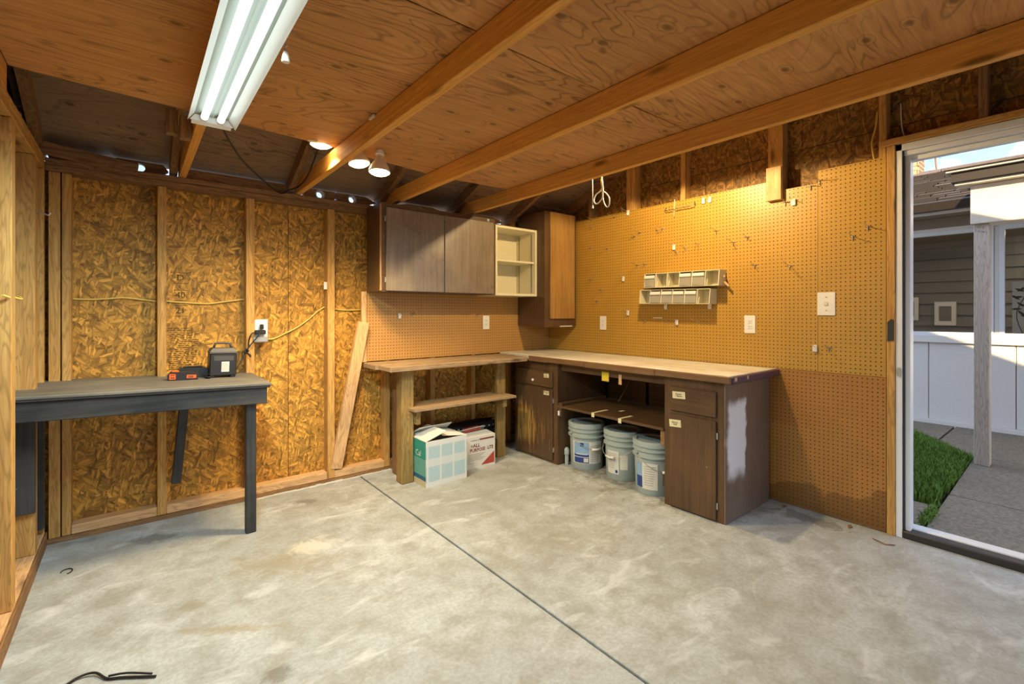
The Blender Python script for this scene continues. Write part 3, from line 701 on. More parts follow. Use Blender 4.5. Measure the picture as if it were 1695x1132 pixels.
# chimney on the ridge
CX, CY = 9.75, 2.02
ch = box('chimney', CX - 0.24, CX + 0.24, CY - 0.27, CY + 0.27, 3.1, 3.84, 'mortar', ho, 0)
random.seed(9)
for r_ in range(11):
    z0 = 3.12 + r_ * 0.066; off = 0.0 if r_ % 2 else 0.09
    y = CY - 0.28
    while y < CY + 0.27:
        y1 = min(y + (0.18 if (y > CY - 0.27 or not off) else 0.09), CY + 0.28)
        if y1 - y > 0.03: box('brick', CX - 0.25, CX - 0.235, y + 0.004, y1 - 0.004, z0, z0 + 0.058, 'brick', ch, 0.002)
        y = y1
    for xs in (CX - 0.25 + off * 0.5, CX - 0.05 + off * 0.5):
        box('brick', xs, xs + 0.19, CY - 0.285, CY - 0.265, z0, z0 + 0.058, 'brick', ch, 0.002)
box('chimney_crown', CX - 0.28, CX + 0.28, CY - 0.31, CY + 0.31, 3.842, 3.885, 'mortar', ch, 0.004)
box('chimney_cap', CX - 0.2, CX + 0.2, CY - 0.45, CY + 0.2, 3.97, 3.99, 'gutter', ch, 0.002)
for dx in (-0.17, 0.15): 
    for dy in (-0.17, 0.15): box('cap_leg', CX + dx, CX + dx + 0.02, CY + dy, CY + dy + 0.02, 3.885, 3.97, 'gutter', ch, 0)
# sun room behind the glass: lapped boards, floor, ceiling with disc lights
BX = 10.2
MT['lap'] = plain('blue grey lap siding', (0.20, 0.20, 0.195), 0.7, 0.2, 0.06)
for k in range(14):
    z = k * 0.18
    prism('lap_board', [(BX - 0.045, z), (BX - 0.004, z + 0.18), (BX + 0.02, z + 0.18), (BX + 0.02, z)], 'y', -3.7, 3.9, 'lap', ho)
box('rear_wall', BX + 0.0205, BX + 0.12, -3.8, 4.0, -0.1, 2.9, 'lap', ho, 0)
box('sunroom_floor', HX + 0.07, BX, -3.7, 3.9, ZG - 0.1, 0.0, 'soffit', ho, 0)
box('sunroom_ceiling', HX + 0.081, BX, -3.7, 3.9, 2.43, 2.45, 'soffit', ho, 0)
box('end_wall', HX + 0.07, BX, 3.9, 4.0, 0, 2.43, 'lap', ho, 0); box('end_wall', HX + 0.07, BX, -3.8, -3.7, 0, 2.43, 'lap', ho, 0)
MT['lightdisc'] = emit('ceiling light disc', (1.0, 0.82, 0.55), 40.0)
for x, y in ((8.6, 1.35), (8.9, 0.35), (9.5, 0.2)):
    dl = lathe('ceiling_light', [(0.0, 2.41), (0.08, 2.41), (0.085, 2.429), (0.0, 2.429)], 'lightdisc', ho, (x, y, 0), 20)
for y, z in ((1.98, 1.36), (1.52, 1.28)):
    fr = box('picture_frame', BX - 0.075, BX - 0.046, y - 0.13, y + 0.13, z - 0.19, z + 0.19, 'trimwhite', ho, 0.003)
    box('picture', BX - 0.078, BX - 0.0751, y - 0.075, y + 0.075, z - 0.12, z + 0.12, 'lap', fr, 0)
# bright printed blind with leaf sprays in the right pane
bl = empty('leaf_blind', (8.1, 0.35, 1.0), parent=ho)
box('blind_cloth', 8.1, 8.105, -0.6, 0.625, 1.03, 1.66, 'paper', bl, 0)
random.seed(21); bm = bmesh.new()
for k in range(70):
    y, z, t = random.uniform(-0.55, 0.6), random.uniform(1.06, 1.62), random.uniform(-0.9, 0.9)
    Mx = Matrix.Translation((8.0985, y, z)) @ Matrix.Rotation(t, 4, 'X')
    vs = [bm.verts.new(Mx @ Vector((0, a, b))) for a, b in ((-0.045, 0), (-0.02, 0.012), (0.02, 0.01), (0.045, 0), (0.02, -0.012), (-0.02, -0.012))]; bm.faces.new(vs)
for k in range(9):
    y = -0.5 + k * 0.13; add_tube(bm, smooth_path([(8.098, y, 1.04), (8.098, y + 0.05, 1.3), (8.098, y - 0.08, 1.62)], 4), 0.004, 5)
from_bm('leaf_print', bm, 'gutter', bl)
# ---- patio cover: post, beam and its gutter
pc = empty('patio_cover', (5.75, 0.6, ZG)); tag(pc, 'beige post and sunlit cream beam of the patio cover', 'patio cover')
box('post', 5.71, 5.83, 0.575, 0.672, ZG, 2.06, 'cedar', pc, 0.004)
box('beam', 5.68, 5.78, -3.2, 0.69, 2.061, 2.40, 'beam', pc, 0.005)
for y, z in ((0.61, 1.99), (0.64, 2.0), (0.615, 2.03), (0.645, 2.035)):
    lathe('bolt', [(0, 0), (0.008, 0), (0.006, 0.005), (0, 0.005)], 'steel', pc, seg=8, M=Matrix.Translation((5.709, y, z)) @ Matrix.Rotation(R(-90), 4, 'Y'))
box('lower_trim', 5.60, 5.80, -3.3, 0.78, 2.402, 2.425, 'beam', pc, 0.003)
box('fascia', 5.57, 5.80, -3.3, 0.80, 2.426, 2.51, 'gutter', pc, 0.003)
box('upper_trim', 5.54, 5.80, -3.3, 0.83, 2.511, 2.532, 'beam', pc, 0.003)
prism('cover_roof', [(5.52, 2.533), (5.52, 2.55), (6.98, 2.60), (6.98, 2.583)], 'y', -3.3, 0.84, 'shingle', pc)
# ---- wind chime hanging under the cover
wc = empty('wind_chime', (6.6, 0.37, 2.2)); tag(wc, 'brass wind chime hanging in front of the right house window', 'wind chime')
tube('cord', [(6.6, 0.37, 2.57), (6.6, 0.37, 1.72)], 0.003, 'zinc', wc, 6)
lathe('top_disc', [(0, 0), (0.05, 0), (0.05, 0.012), (0, 0.012)], 'brick', wc, (6.6, 0.37, 2.19), 16)
for k in range(5):
    a = k * 1.257; p = (6.6 + 0.035 * math.cos(a), 0.37 + 0.035 * math.sin(a)); l = 0.16 + 0.04 * k
    tube('chime_tube', [(*p, 2.185), (*p, 2.185 - l)], 0.006, 'ceramic', wc, 8)
lathe('sail', [(0, 0), (0.032, 0), (0.032, 0.15), (0, 0.15)], 'cable', wc, (6.6, 0.37, 1.62), 14)
# ---- tree twig behind the ridge
tw = empty('tree', (12.5, 1.9, 0)); tag(tw, 'small tree crown showing beside the brick chimney', 'tree')
bm = bmesh.new(); random.seed(4)
add_tube(bm, smooth_path([(12.5, 1.9, -0.1), (12.52, 1.85, 2.2), (12.45, 1.98, 3.9), (12.5, 2.05, 4.85)], 4), 0.014, 6); from_bm('trunk', bm, 'old_z', tw)
bm = bmesh.new()
for k in range(90):
    v = Vector((random.gauss(0, 1), random.gauss(0, 1), random.gauss(0, 1))).normalized() * random.random() ** 0.5
    p = Vector((12.5, 2.05, 4.62)) + Vector((v.x * 0.3, v.y * 0.22, v.z * 0.28)); d = Vector((random.uniform(-1, 1), random.uniform(-1, 1), random.uniform(-1, 1))).normalized() * 0.05; q = d.orthogonal().normalized() * 0.016
    bm.faces.new([bm.verts.new(p + s) for s in (d, q, -d, -q)])
cr = from_bm('foliage', bm, 'grass', tw)
# ================================================================== PEGBOARDS
pb = prism('pegboard', [(1.441, 0.905), (XR - 0.001, 0.905), (XR - 0.001, 1.60), (1.441, 1.60)], 'y', YB - 0.008, YB - 0.002, 'peg_x')
tag(pb, 'brown pegboard strip on the back wall above the corner counter', 'pegboard')
fs_ = box('furring_strip', 1.398, 1.439, YB - 0.022, YB - 0.001, 0.90, 1.46, 'new_z', wb, 0.002)
pr = prism('pegboard', [(1.125, 0.913), (YB - 0.009, 0.913), (YB - 0.009, 2.197), (1.33, 2.197), (1.33, 2.125), (1.125, 2.125)], 'x', XR, XR + 0.005, 'peg_y')
tag(pr, 'large orange pegboard sheet full of hooks above the long counter', 'pegboard')
pr2 = prism('pegboard', [(0.772, 0.913), (1.123, 0.913), (1.123, 2.205), (0.772, 2.205)], 'x', XR, XR + 0.005, 'peg_y')
tag(pr2, 'narrow upright pegboard piece beside the door jamb with blank plate', 'pegboard')
pr3 = prism('pegboard', [(0.772, 0.015), (1.46, 0.015), (1.46, 0.911), (0.772, 0.911)], 'x', XR, XR + 0.005, 'peg_damp')
tag(pr3, 'lower pegboard beside the cabinet with dark water stain at the bottom', 'pegboard')
bk = box('wood_block', XR - 0.036, XR - 0.001, 1.332, 1.428, 2.058, 2.285, 'new_z', None, 0.003)
tag(bk, 'short pale lumber block nailed over the top edge of the pegboard', 'wood block')
# ---- wall plates
def plate(name, c, face, w, h, label, sockets=True, blank=False):
    t = empty(name, c); fx = face == 'x'
    def pbx(n, u0, u1, z0, z1, d0, d1, m, bev=0.001, par=t):
        if fx: return box(n, c[0] - d1, c[0] - d0, c[1] + u0, c[1] + u1, c[2] + z0, c[2] + z1, m, par, bev)
        return box(n, c[0] + u0, c[0] + u1, c[1] - d1, c[1] - d0, c[2] + z0, c[2] + z1, m, par, bev)
    pbx('cover_plate', -w / 2, w / 2, -h / 2, h / 2, 0.0005, 0.006, 'white', 0.002)
    if sockets:
        for z in (0.019, -0.019):
            s = pbx('receptacle', -0.0165, 0.0165, z - 0.0135, z + 0.0135, 0.006, 0.008, 'white', 0.0015)
            for u in (-0.006, 0.006): pbx('slot', u - 0.0012, u + 0.0012, z - 0.001, z + 0.007, 0.008, 0.0083, 'dark', 0, s)
            pbx('slot', -0.002, 0.002, z - 0.009, z - 0.005, 0.008, 0.0083, 'dark', 0, s)
    if blank:
        for z in (0.042, -0.042): pbx('screw', -0.004, 0.004, z - 0.004, z + 0.004, 0.006, 0.0075, 'steel', 0.001)
        pbx('knockout', -0.011, 0.011, -0.011, 0.011, 0.006, 0.010, 'ceramic', 0.003)
    return tag(t, label, 'blank plate' if blank else 'outlet')
plate('wall_outlet', (2.61, YB - 0.008, 1.20), 'y', 0.075, 0.13, 'white wall outlet on the back pegboard under the cream shelf')
plate('wall_outlet', (XR, 2.90, 1.197), 'x', 0.075, 0.128, 'white wall outlet on pegboard near the tall corner cabinet')
plate('wall_outlet', (XR, 1.552, 1.209), 'x', 0.078, 0.128, 'ivory wall outlet on pegboard to the right of the bins')
plate('blank_plate', (XR, 1.076, 1.348), 'x', 0.10, 0.147, 'large square white cover plate near the door jamb', False, True)
# outlet box between the studs with plug and cord
ob = empty('outlet_box', (0.69, YB + 0.02, 1.165)); tag(ob, 'white outlet box with black plug beside the stud on strand board', 'outlet')
box('metal_box', 0.655, 0.728, YB + 0.012, YO - 0.001, 1.09, 1.235, 'steel', ob, 0.003)
box('cover_plate', 0.652, 0.733, YB + 0.005, YB + 0.0115, 1.085, 1.245, 'white', ob, 0.002)
box('side_clamp', 0.64, 0.732, YB - 0.012, YB + 0.004, 1.09, 1.125, 'steel', ob, 0.002)

# ---- the hooks, placed in pegboard holes
def pix(x, y, X=None, Y=None):       # measured photo position on a wall plane -> world point
    yw = R(38.8); a, b = (x - 847.5) / 778.0, (518.0 - y) / 778.0
    d = Vector((math.sin(yw) + math.cos(yw) * a, math.cos(yw) - math.sin(yw) * a, b)); c = Vector((0, 0, CAMH))
    return c + d * (X / d.x) if X is not None else c + d * (Y / d.y)
def hook_mesh(l, lift, name, double=False):
    bm = bmesh.new(); r = 0.0019
    add_tube(bm, [(-0.004, 0.016, 0), (-0.004, -0.016, 0)], r * 1.3, 6); add_tube(bm, [(-0.004, 0, 0.004), (-0.004, 0, -0.026), (0.004, 0, -0.026)], r * 1.3, 6)
    for y in (-0.012, 0.012): add_tube(bm, [(0.006, y, 0.0), (-0.004, y, 0.0)], r * 1.2, 6)
    for y in ((-0.014, 0.014) if double else (0,)):
        add_tube(bm, smooth_path([(-0.004, y, 0), (-l * 0.6, y, lift * 0.55), (-l, y, lift), (-l - 0.004, y, lift + 0.010)], 3), r, 6)
    me = bpy.data.meshes.new(name); bm.to_mesh(me); bm.free(); me.materials.append(MT['zinc']); return me
HM = {k: hook_mesh(l, li, 'peg_hook') for k, (l, li) in {'s': (0.035, 0.006), 'm': (0.065, 0.012), 'l': (0.095, 0.016)}.items()}
HM['d'] = hook_mesh(0.06, -0.012, 'peg_hook', True)
bmc = bmesh.new(); add_box(bmc, -0.012, -0.0065, -0.014, 0.014, -0.032, 0.012, 0.002); CLIP = bpy.data.meshes.new('clip'); bmc.to_mesh(CLIP); bmc.free(); CLIP.materials.append(MT['clip'])
def hook(p, size, label, clip=False, rotz=0.0):
    o = bpy.data.objects.new('peg_hook', HM[size]); COL.objects.link(o); o.location = p; o.rotation_euler = (0, 0, rotz)
    tag(o, label, 'peg hook', 'peg hooks on the pegboards')
    if clip:
        c = bpy.data.objects.new('clip', CLIP); COL.objects.link(c); c.parent = o; c['label'] = 'clear plastic clip'
def snap(p):   # nearest hole of the right-hand sheet
    oy, oz = pr.location.y, pr.location.z; s = 0.0254
    return Vector((XR, round((p.y - oy) / s) * s + oy, round((p.z - oz) / s) * s + oz))
HOOKS = [
 (979, 362, 'm', 0, 'peg hook at the top left corner of the pegboard beside the tall cabinet'),
 (979, 376, 'm', 0, 'peg hook directly below the topmost one beside the tall cabinet'),
 (1017, 360, 'l', 0, 'long peg hook in the top row under the hanging white cord'),
 (1039, 351, 'l', 1, 'clipped peg hook at the foot of the first gable stud'),
 (978, 410, 'm', 0, 'left hook of the pair level with the top of the tall cabinet door'),
 (1007, 411, 'l', 0, 'right hook of the pair level with the top of the tall cabinet door'),
 (1053, 389, 'm', 0, 'left hook of the close pair below the left end of the wire rack'),
 (1061, 387, 'l', 0, 'dark right hook of the close pair below the left end of wire rack'),
 (1089, 382, 's', 0, 'small left hook of the pair just below the wire rack'),
 (1098, 381, 'l', 0, 'long right hook of the pair just below the wire rack'),
 (1166, 330, 'l', 1, 'left of the two clipped hooks at the pegboard top right of the rack'),
 (1178, 328, 'l', 1, 'right of the two clipped hooks at the pegboard top right of the rack'),
 (1184, 385, 'l', 0, 'dark hook halfway between the clipped pair and the upper bins'),
 (1215, 399, 'l', 0, 'dark hook down and right of the halfway hook, above the upper bin end'),
 (1117, 407, 'l', 1, 'clipped hook above the left half of the upper bins'),
 (1133, 408, 'm', 0, 'thin hook right of the clipped one above the upper bins'),
 (1123, 415, 's', 0, 'lowest tiny hook of the cluster above the upper bins'),
 (1155, 405, 'd', 0, 'double prong hook above the right half of the upper bins'),
 (1056, 438, 'l', 0, 'left hook of the pair close above the left end of upper bins'),
 (1070, 438, 's', 0, 'right hook of the pair close above the left end of upper bins'),
 (979, 462, 'm', 0, 'hook nearest the tall cabinet at the height of the upper bins'),
 (1031, 461, 'l', 1, 'long clipped hook left of the upper bins'),
 (998, 480, 'l', 0, 'hook on bare pegboard left of the lower bins, upper of two'),
 (989, 498, 's', 0, 'hook on bare pegboard just above the corner outlet'),
 (1042, 515, 'l', 1, 'dark clipped hook below left of the lower bins'),
 (1069, 532, 'l', 0, 'hook at the left end of the bins shadow'),
 (1103, 508, 's', 1, 'clipped hook directly under the lower bins, left one'),
 (1177, 507, 'm', 1, 'clipped hook directly under the lower bins, right end'),
 (1103, 530, 'm', 0, 'second hook from the left in the row below the bins'),
 (1123, 530, 's', 1, 'clipped hook in the middle of the row below the bins'),
 (1155, 530, 'l', 0, 'rightmost hook in the row below the bins'),
 (1239, 395, 'm', 0, 'hook on the bright area below the nailed wood block'),
 (1303, 335, 's', 0, 'small hook right under the corner of the nailed wood block'),
 (1317, 334, 'm', 1, 'clipped hook just right of the nailed wood block'),
 (1340, 306, 'm', 0, 'left hook of the pair near the step in the pegboard top'),
 (1356, 302, 'l', 0, 'right hook of the pair near the step in the pegboard top'),
 (1415, 388, 'm', 0, 'left hook of the pair nearest the door jamb'),
 (1433, 378, 'm', 0, 'right hook of the pair nearest the door jamb'),
 (1252, 440, 'm', 0, 'left hook in the row between the bins and the large plate'),
 (1310, 442, 'l', 0, 'long right hook in the row between the bins and the large plate'),
 (1346, 572, 's', 1, 'clipped hook low on the pegboard below the large plate'),
 (1371, 572, 'm', 0, 'plain hook low on the pegboard below the large plate'),
]
for x, y, s, c, lb in HOOKS: hook(snap(pix(x, y, X=XR)), s, lb, bool(c))
for x, y, s, c, lb in ((661, 521, 'l', 1, 'clipped peg hook at the left of the back wall pegboard'), (682, 519, 'm', 0, 'plain peg hook right of the clipped one on the back pegboard'), (789, 521, 'l', 0, 'lone peg hook left of the outlet on the back pegboard')):
    hook(pix(x, y, Y=YB - 0.008), s, lb, bool(c), R(90))
# wire tool rack hung on the pegboard
tr = empty('wire_rack', (XR, 2.22, 2.07)); tag(tr, 'long wire tool rack hanging near the top of the pegboard', 'rack')
a0, a1 = pix(1101, 349, X=XR - 0.03), pix(1147, 340, X=XR - 0.03)
tube('rail', smooth_path([a0 + Vector((0.02, 0, 0.03)), a0, a0.lerp(a1, 0.5), a1, a1 + Vector((0.02, 0, 0.035))], 3), 0.003, 'zinc', tr, 6)
for k in range(8):
    p = a0.lerp(a1, (k + 0.5) / 8); tube('prong', [p, p + Vector((0.0, 0.012, 0.022))], 0.0018, 'zinc', tr, 5)
b0 = pix(1117, 330, X=XR - 0.004); tube('bracket', [b0, b0 + Vector((-0.012, 0, -0.14))], 0.004, 'tape', tr, 6)

# ================================================================== BIN ORGANISERS
MT['binhouse'] = plain('ivory plastic', (0.66, 0.62, 0.44), 0.35, 0.5, 0.05)
def organiser(yl, yr, z0, h, tilt, kinds, label):
    n = len(kinds); wd = yl - yr; dpt = 0.105
    t = empty('bin_organiser', (XR - 0.002, (yl + yr) / 2, z0), (R(tilt), 0, 0)); tag(t, label, 'bin organiser', 'tip-out bin organisers on the pegboard')
    th = 0.004; hw = wd / 2
    bm = bmesh.new()
    add_box(bm, -0.004, 0, -hw, hw, 0, h); add_box(bm, -dpt, -0.004, -hw, hw, 0, th); add_box(bm, -dpt * 0.9, -0.004, -hw, hw, h - th, h)
    from_bm('housing', bm, 'binhouse', t, local=True)
    prof = [(-0.004, th), (-dpt, th), (-dpt, th + 0.012), (-dpt * 0.9, h - th), (-0.004, h - th)]
    cw = wd / n
    for k in range(n + 1):
        y = hw - k * cw; y = min(max(y, -hw + 0.003), hw - 0.003)
        bm = bmesh.new(); add_prism(bm, [(q[0], q[1]) for q in prof], 'y', y - 0.003, y + 0.003); from_bm('divider', bm, 'binhouse', t, local=True)
    for k, kd in enumerate(kinds):
        yc = hw - (k + 0.5) * cw; w2 = cw / 2 - 0.006
        if kd:
            b = empty('bin', (0, yc, 0)); b.parent = t; b.location = (0, yc, 0)
            bm = bmesh.new()
            add_prism(bm, [(-dpt - 0.004, th + 0.004), (-dpt + 0.0, th + 0.004), (-dpt * 0.9 - 0.002, h - 0.016), (-dpt * 0.9 - 0.007, h - 0.016)], 'y', -w2, w2)
            for s in (-1, 1): add_prism(bm, [(-dpt, th + 0.004), (-0.03, th + 0.004), (-0.02, h * 0.6), (-dpt * 0.9 - 0.002, h - 0.018)], 'y', s * w2 - 0.001, s * w2 + 0.001)
            add_box(bm, -dpt + 0.002, -0.03, -w2 + 0.002, w2 - 0.002, th + 0.002, th + 0.004)
            from_bm('bin_body', bm, 'clearbin', b, local=True)
            bm = bmesh.new(); add_prism(bm, [(-dpt * 0.9 - 0.018, h - 0.040), (-dpt * 0.9 - 0.006, h - 0.045), (-dpt * 0.9 - 0.006, h - 0.016), (-dpt * 0.9 - 0.014, h - 0.018)], 'y', -w2, w2)
            from_bm('pull_lip', bm, 'clip', b, local=True)
        else:
            bm = bmesh.new(); add_prism(bm, [(-dpt + 0.01, th), (-0.06, th), (-0.062, h * 0.40), (-0.078, h * 0.45)], 'y', hw - k * cw - 0.009, hw - k * cw - 0.004); from_bm('pivot_tab', bm, 'binhouse', t, local=True)
    return t
organiser(2.372, 1.727, 1.495, 0.118, 0.6, (1, 0, 0, 1, 1, 0), 'upper ivory tip-out bin organiser with three clear bins on the pegboard')
organiser(2.420, 1.797, 1.362, 0.116, 1.0, (0, 1, 1, 1, 1, 0), 'lower ivory tip-out bin organiser with four clear bins on the pegboard')
for (p, q, lb) in (((1194, 449), (1199, 459), 'short upright wood sliver stuck beside the upper bins'), ((1198, 465), (1207, 474), 'short tilted wood sliver sticking out right of the upper bins')):
    a, b = pix(*p, X=XR - 0.03), pix(*q, X=XR - 0.045)
    d = (b - a); Mx = Matrix.Translation((a + b) / 2) @ d.to_track_quat('Z', 'X').to_matrix().to_4x4()
    o = box('wood_sliver', -0.004, 0.004, -0.009, 0.009, -d.length / 2, d.length / 2, 'new_z', None, 0.001, Mx); tag(o, lb, 'wood sliver')
# loose pegs lying against the board in the shadow
o = tube('loose_peg', [pix(1081, 526, X=XR - 0.006), pix(1096, 526, X=XR - 0.006)], 0.004, 'rope', None, 8); tag(o, 'short white loose peg in the row below the bins', 'peg')

# ================================================================== UPPER CABINETS
c1 = empty('wall_cabinet', (1.97, YB - 0.01, 1.455)); tag(c1, 'brown double-door wall cabinet on the back wall', 'cabinet')
YC = 3.352
bm = bmesh.new()
add_box(bm, 1.443, 1.461, YC + 0.022, YB - 0.009, 1.456, 2.118); add_box(bm, 2.482, 2.50, YC + 0.022, YB - 0.009, 1.456, 2.118)
add_box(bm, 1.4615, 2.4815, YC + 0.022, YB - 0.009, 1.456, 1.474); add_box(bm, 1.4615, 2.4815, YC + 0.022, YB - 0.009, 2.10, 2.118); add_box(bm, 1.4615, 2.4815, YB - 0.015, YB - 0.009, 1.4745, 2.0995)
from_bm('carcass', bm, 'brown_z', c1)
bm = bmesh.new()
for q in ((1.443, 1.475, 1.45, 2.122), (2.472, 2.50, 1.45, 2.122), (1.475, 2.472, 2.088, 2.122), (1.475, 2.472, 1.45, 1.462)): add_box(bm, q[0], q[1], YC, YC + 0.0215, q[2], q[3])
from_bm('face_frame', bm, 'brown_x', c1)
MT['greydoor'] = painted_wood('brown veneer door with painted sheen', (0.155, 0.112, 0.074), 'z', (0.36, 0.30, 0.22), 0.6, 0.27, 0.65)  # lightened brown: the lamps' broad sheen is mixed into the door colour
for a, b in ((1.474, 1.971), (1.977, 2.474)):
    d = box('door', a, b, YC - 0.021, YC - 0.001, 1.457, 2.086, 'greydoor', c1, 0.003)
    for z in (1.54, 2.0):
        x = a + 0.006 if a < 1.6 else b - 0.006
        box('hinge', x - 0.012 - (0.004 if a < 1.6 else -0.004), x + 0.004, YC - 0.010, YC - 0.004, z - 0.02, z + 0.02, 'steel', d, 0.001)
box('edge_strip', 1.4405, 1.4425, YC + 0.002, YC + 0.03, 1.46, 2.115, 'new_z', c1, 0)
sc = box('paper_tag', 2.415, 2.438, YC - 0.0015, YC - 0.0005, 2.095, 2.116, 'paleblue', c1, 0)
# cream open shelf unit
c2 = empty('open_shelf', (2.755, YB - 0.01, 1.45)); tag(c2, 'cream open two-compartment wall shelf beside the brown cabinet', 'shelf')
X0, X1, Z0, Z1, Y0, Y1 = 2.506, 3.0, 1.447, 2.078, 3.35, YB - 0.009
box('side_panel', X0, X0 + 0.022, Y0, Y1, Z0, Z1, 'cream', c2, 0.002); box('side_panel', X1 - 0.022, X1, Y0, Y1, Z0, Z1, 'cream', c2, 0.002)
box('top_panel', X0 + 0.0225, X1 - 0.0225, Y0, Y1, Z1 - 0.022, Z1, 'cream', c2, 0.002); box('bottom_panel', X0 + 0.0225, X1 - 0.0225, Y0, Y1, Z0, Z0 + 0.022, 'cream', c2, 0.002)
box('back_panel', X0 + 0.0225, X1 - 0.0225, Y1 - 0.006, Y1, Z0 + 0.0225, Z1 - 0.0225, 'cream', c2, 0)
box('shelf_board', X0 + 0.026, X1 - 0.026, Y0 + 0.012, Y1 - 0.008, 1.757, 1.774, 'cream', c2, 0.002)
for y in (Y0 + 0.045, Y1 - 0.06):
    for x in (X1 - 0.0255, X0 + 0.0225):
        s = box('shelf_track', x, x + 0.003, y, y + 0.014, Z0 + 0.03, Z1 - 0.03, 'steel', c2, 0)
    s2 = bmesh.new()
    for k in range(26): add_box(s2, X1 - 0.026, X1 - 0.0254, y + 0.005, y + 0.009, Z0 + 0.045 + k * 0.021, Z0 + 0.055 + k * 0.021)
    from_bm('track_slots', s2, 'dark', c2)
# tall corner cabinet
c3 = empty('corner_cabinet', (3.2, 3.45, 1.155)); tag(c3, 'tall narrow brown corner cabinet with one amber door', 'cabinet')
YT = 3.262
bm = bmesh.new(); add_box(bm, 3.003, 3.021, YT + 0.001, YB - 0.009, 1.165, 2.25); add_box(bm, 3.401, 3.419, YT + 0.001, YB - 0.009, 1.165, 2.25); add_box(bm, 3.0215, 3.4005, YT + 0.001, YB - 0.009, 1.165, 1.183); add_box(bm, 3.0215, 3.4005, YT + 0.001, YB - 0.009, 2.232, 2.25); add_box(bm, 3.0215, 3.4005, YB - 0.016, YB - 0.009, 1.1835, 2.2315)
from_bm('carcass', bm, 'brown_z', c3)
bm = bmesh.new()
for q in ((3.001, 3.062, 1.157, 2.252), (3.395, 3.421, 1.157, 2.252), (3.062, 3.395, 1.157, 1.235), (3.062, 3.395, 2.225, 2.252)): add_box(bm, q[0], q[1], YT - 0.018, YT, q[2], q[3])
from_bm('face_frame', bm, 'brown_z', c3)
MT['amberdoor'] = painted_wood('rubbed amber brown door', (0.30, 0.155, 0.04), 'z', (0.50, 0.29, 0.09), 0.7, 0.3, 0.5)
d = box('door', 3.06, 3.385, YT - 0.040, YT - 0.019, 1.235, 2.247, 'amberdoor', c3, 0.003)
for a, b, z0, z1 in ((3.20, 3.37, 1.157, 1.166),): box('chipped_edge', a, b, YT - 0.0195, YT - 0.0185, z0, z1, 'white', c3, 0)
# ================================================================== COUNTERS AND BASE CABINETS
MT['worktop'] = painted_wood('worn pale worktop', (0.54, 0.47, 0.34), 'y', (0.84, 0.83, 0.74), 1.0, 0.5, 0.35)
MT['nosing'] = painted_wood('chipped brown nosing', (0.15, 0.075, 0.03), 'y', (0.34, 0.20, 0.09), 0.5, 0.5, 0.35)
MT['plank_x'] = wood('worn bench plank', (0.28, 0.185, 0.10), (0.46, 0.325, 0.185), 'x', dirt=0.4)
ct = empty('long_counter', (3.1, 2.4, 0.86)); tag(ct, 'worn pale wooden counter running along the pegboard to the door', 'counter')
box('worktop', 2.775, XR - 0.002, 1.375, YB - 0.010, 0.872, 0.911, 'worktop', ct, 0.003)
random.seed(2); y = 1.36
for k, yl in enumerate((1.88, 2.52, 2.94, 3.188)):
    box('nosing_strip', 2.748, 2.7745, y, yl - 0.002, 0.866 - 0.003 * (k % 2), 0.9085, 'nosing', ct, 0.004); y = yl
box('end_strip', 2.775, XR - 0.002, 1.352, 1.3745, 0.862, 0.906, plain('purplish brown paint', (0.085, 0.045, 0.065), 0.5, 0.4, 0.3), ct, 0.004)
for y, x, s in ((1.356, 2.79, 0.03), (1.3515, 2.95, 0.02)): box('paint_chip', x, x + s, 1.3512, 1.3519, 0.880, 0.903, 'new_y', ct, 0)
cb = empty('corner_counter', (2.1, 3.4, 0.86)); tag(cb, 'plank counter on posts along the back wall under the pegboard', 'counter')
box('top_plank', 1.44, 2.746, 3.19, 3.395, 0.858, 0.897, 'plank_x', cb, 0.005)
box('top_plank', 1.415, 2.772, 3.40, YB - 0.010, 0.858, 0.897, 'plank_x', cb, 0.004)
box('post', 1.565, 1.665, 3.265, 3.365, 0.0, 0.857, 'post_z', cb, 0.006)
box('post', 1.625, 1.68, 3.48, 3.57, 0.0, 0.857, 'old_z', cb, 0.005)
box('post', 2.52, 2.615, 3.345, 3.385, 0.0, 0.857, 'post_z', cb, 0.004)
box('shelf_board', 1.62, 2.60, 3.17, 3.46, 0.550, 0.572, 'plank_x', cb, 0.003)
box('shelf_cleat', 1.667, 1.705, 3.23, 3.50, 0.440, 0.549, 'post_y', cb, 0.003)
box('shelf_cleat', 2.478, 2.5185, 3.20, 3.50, 0.478, 0.549, 'post_y', cb, 0.003)
Mx = Matrix.Translation((1.70, 3.45, 0.76)) @ Matrix.Rotation(R(14), 4, 'Y'); box('brace', -0.018, 0.018, -0.02, 0.02, -0.11, 0.10, 'fir_z', cb, 0.003, Mx)
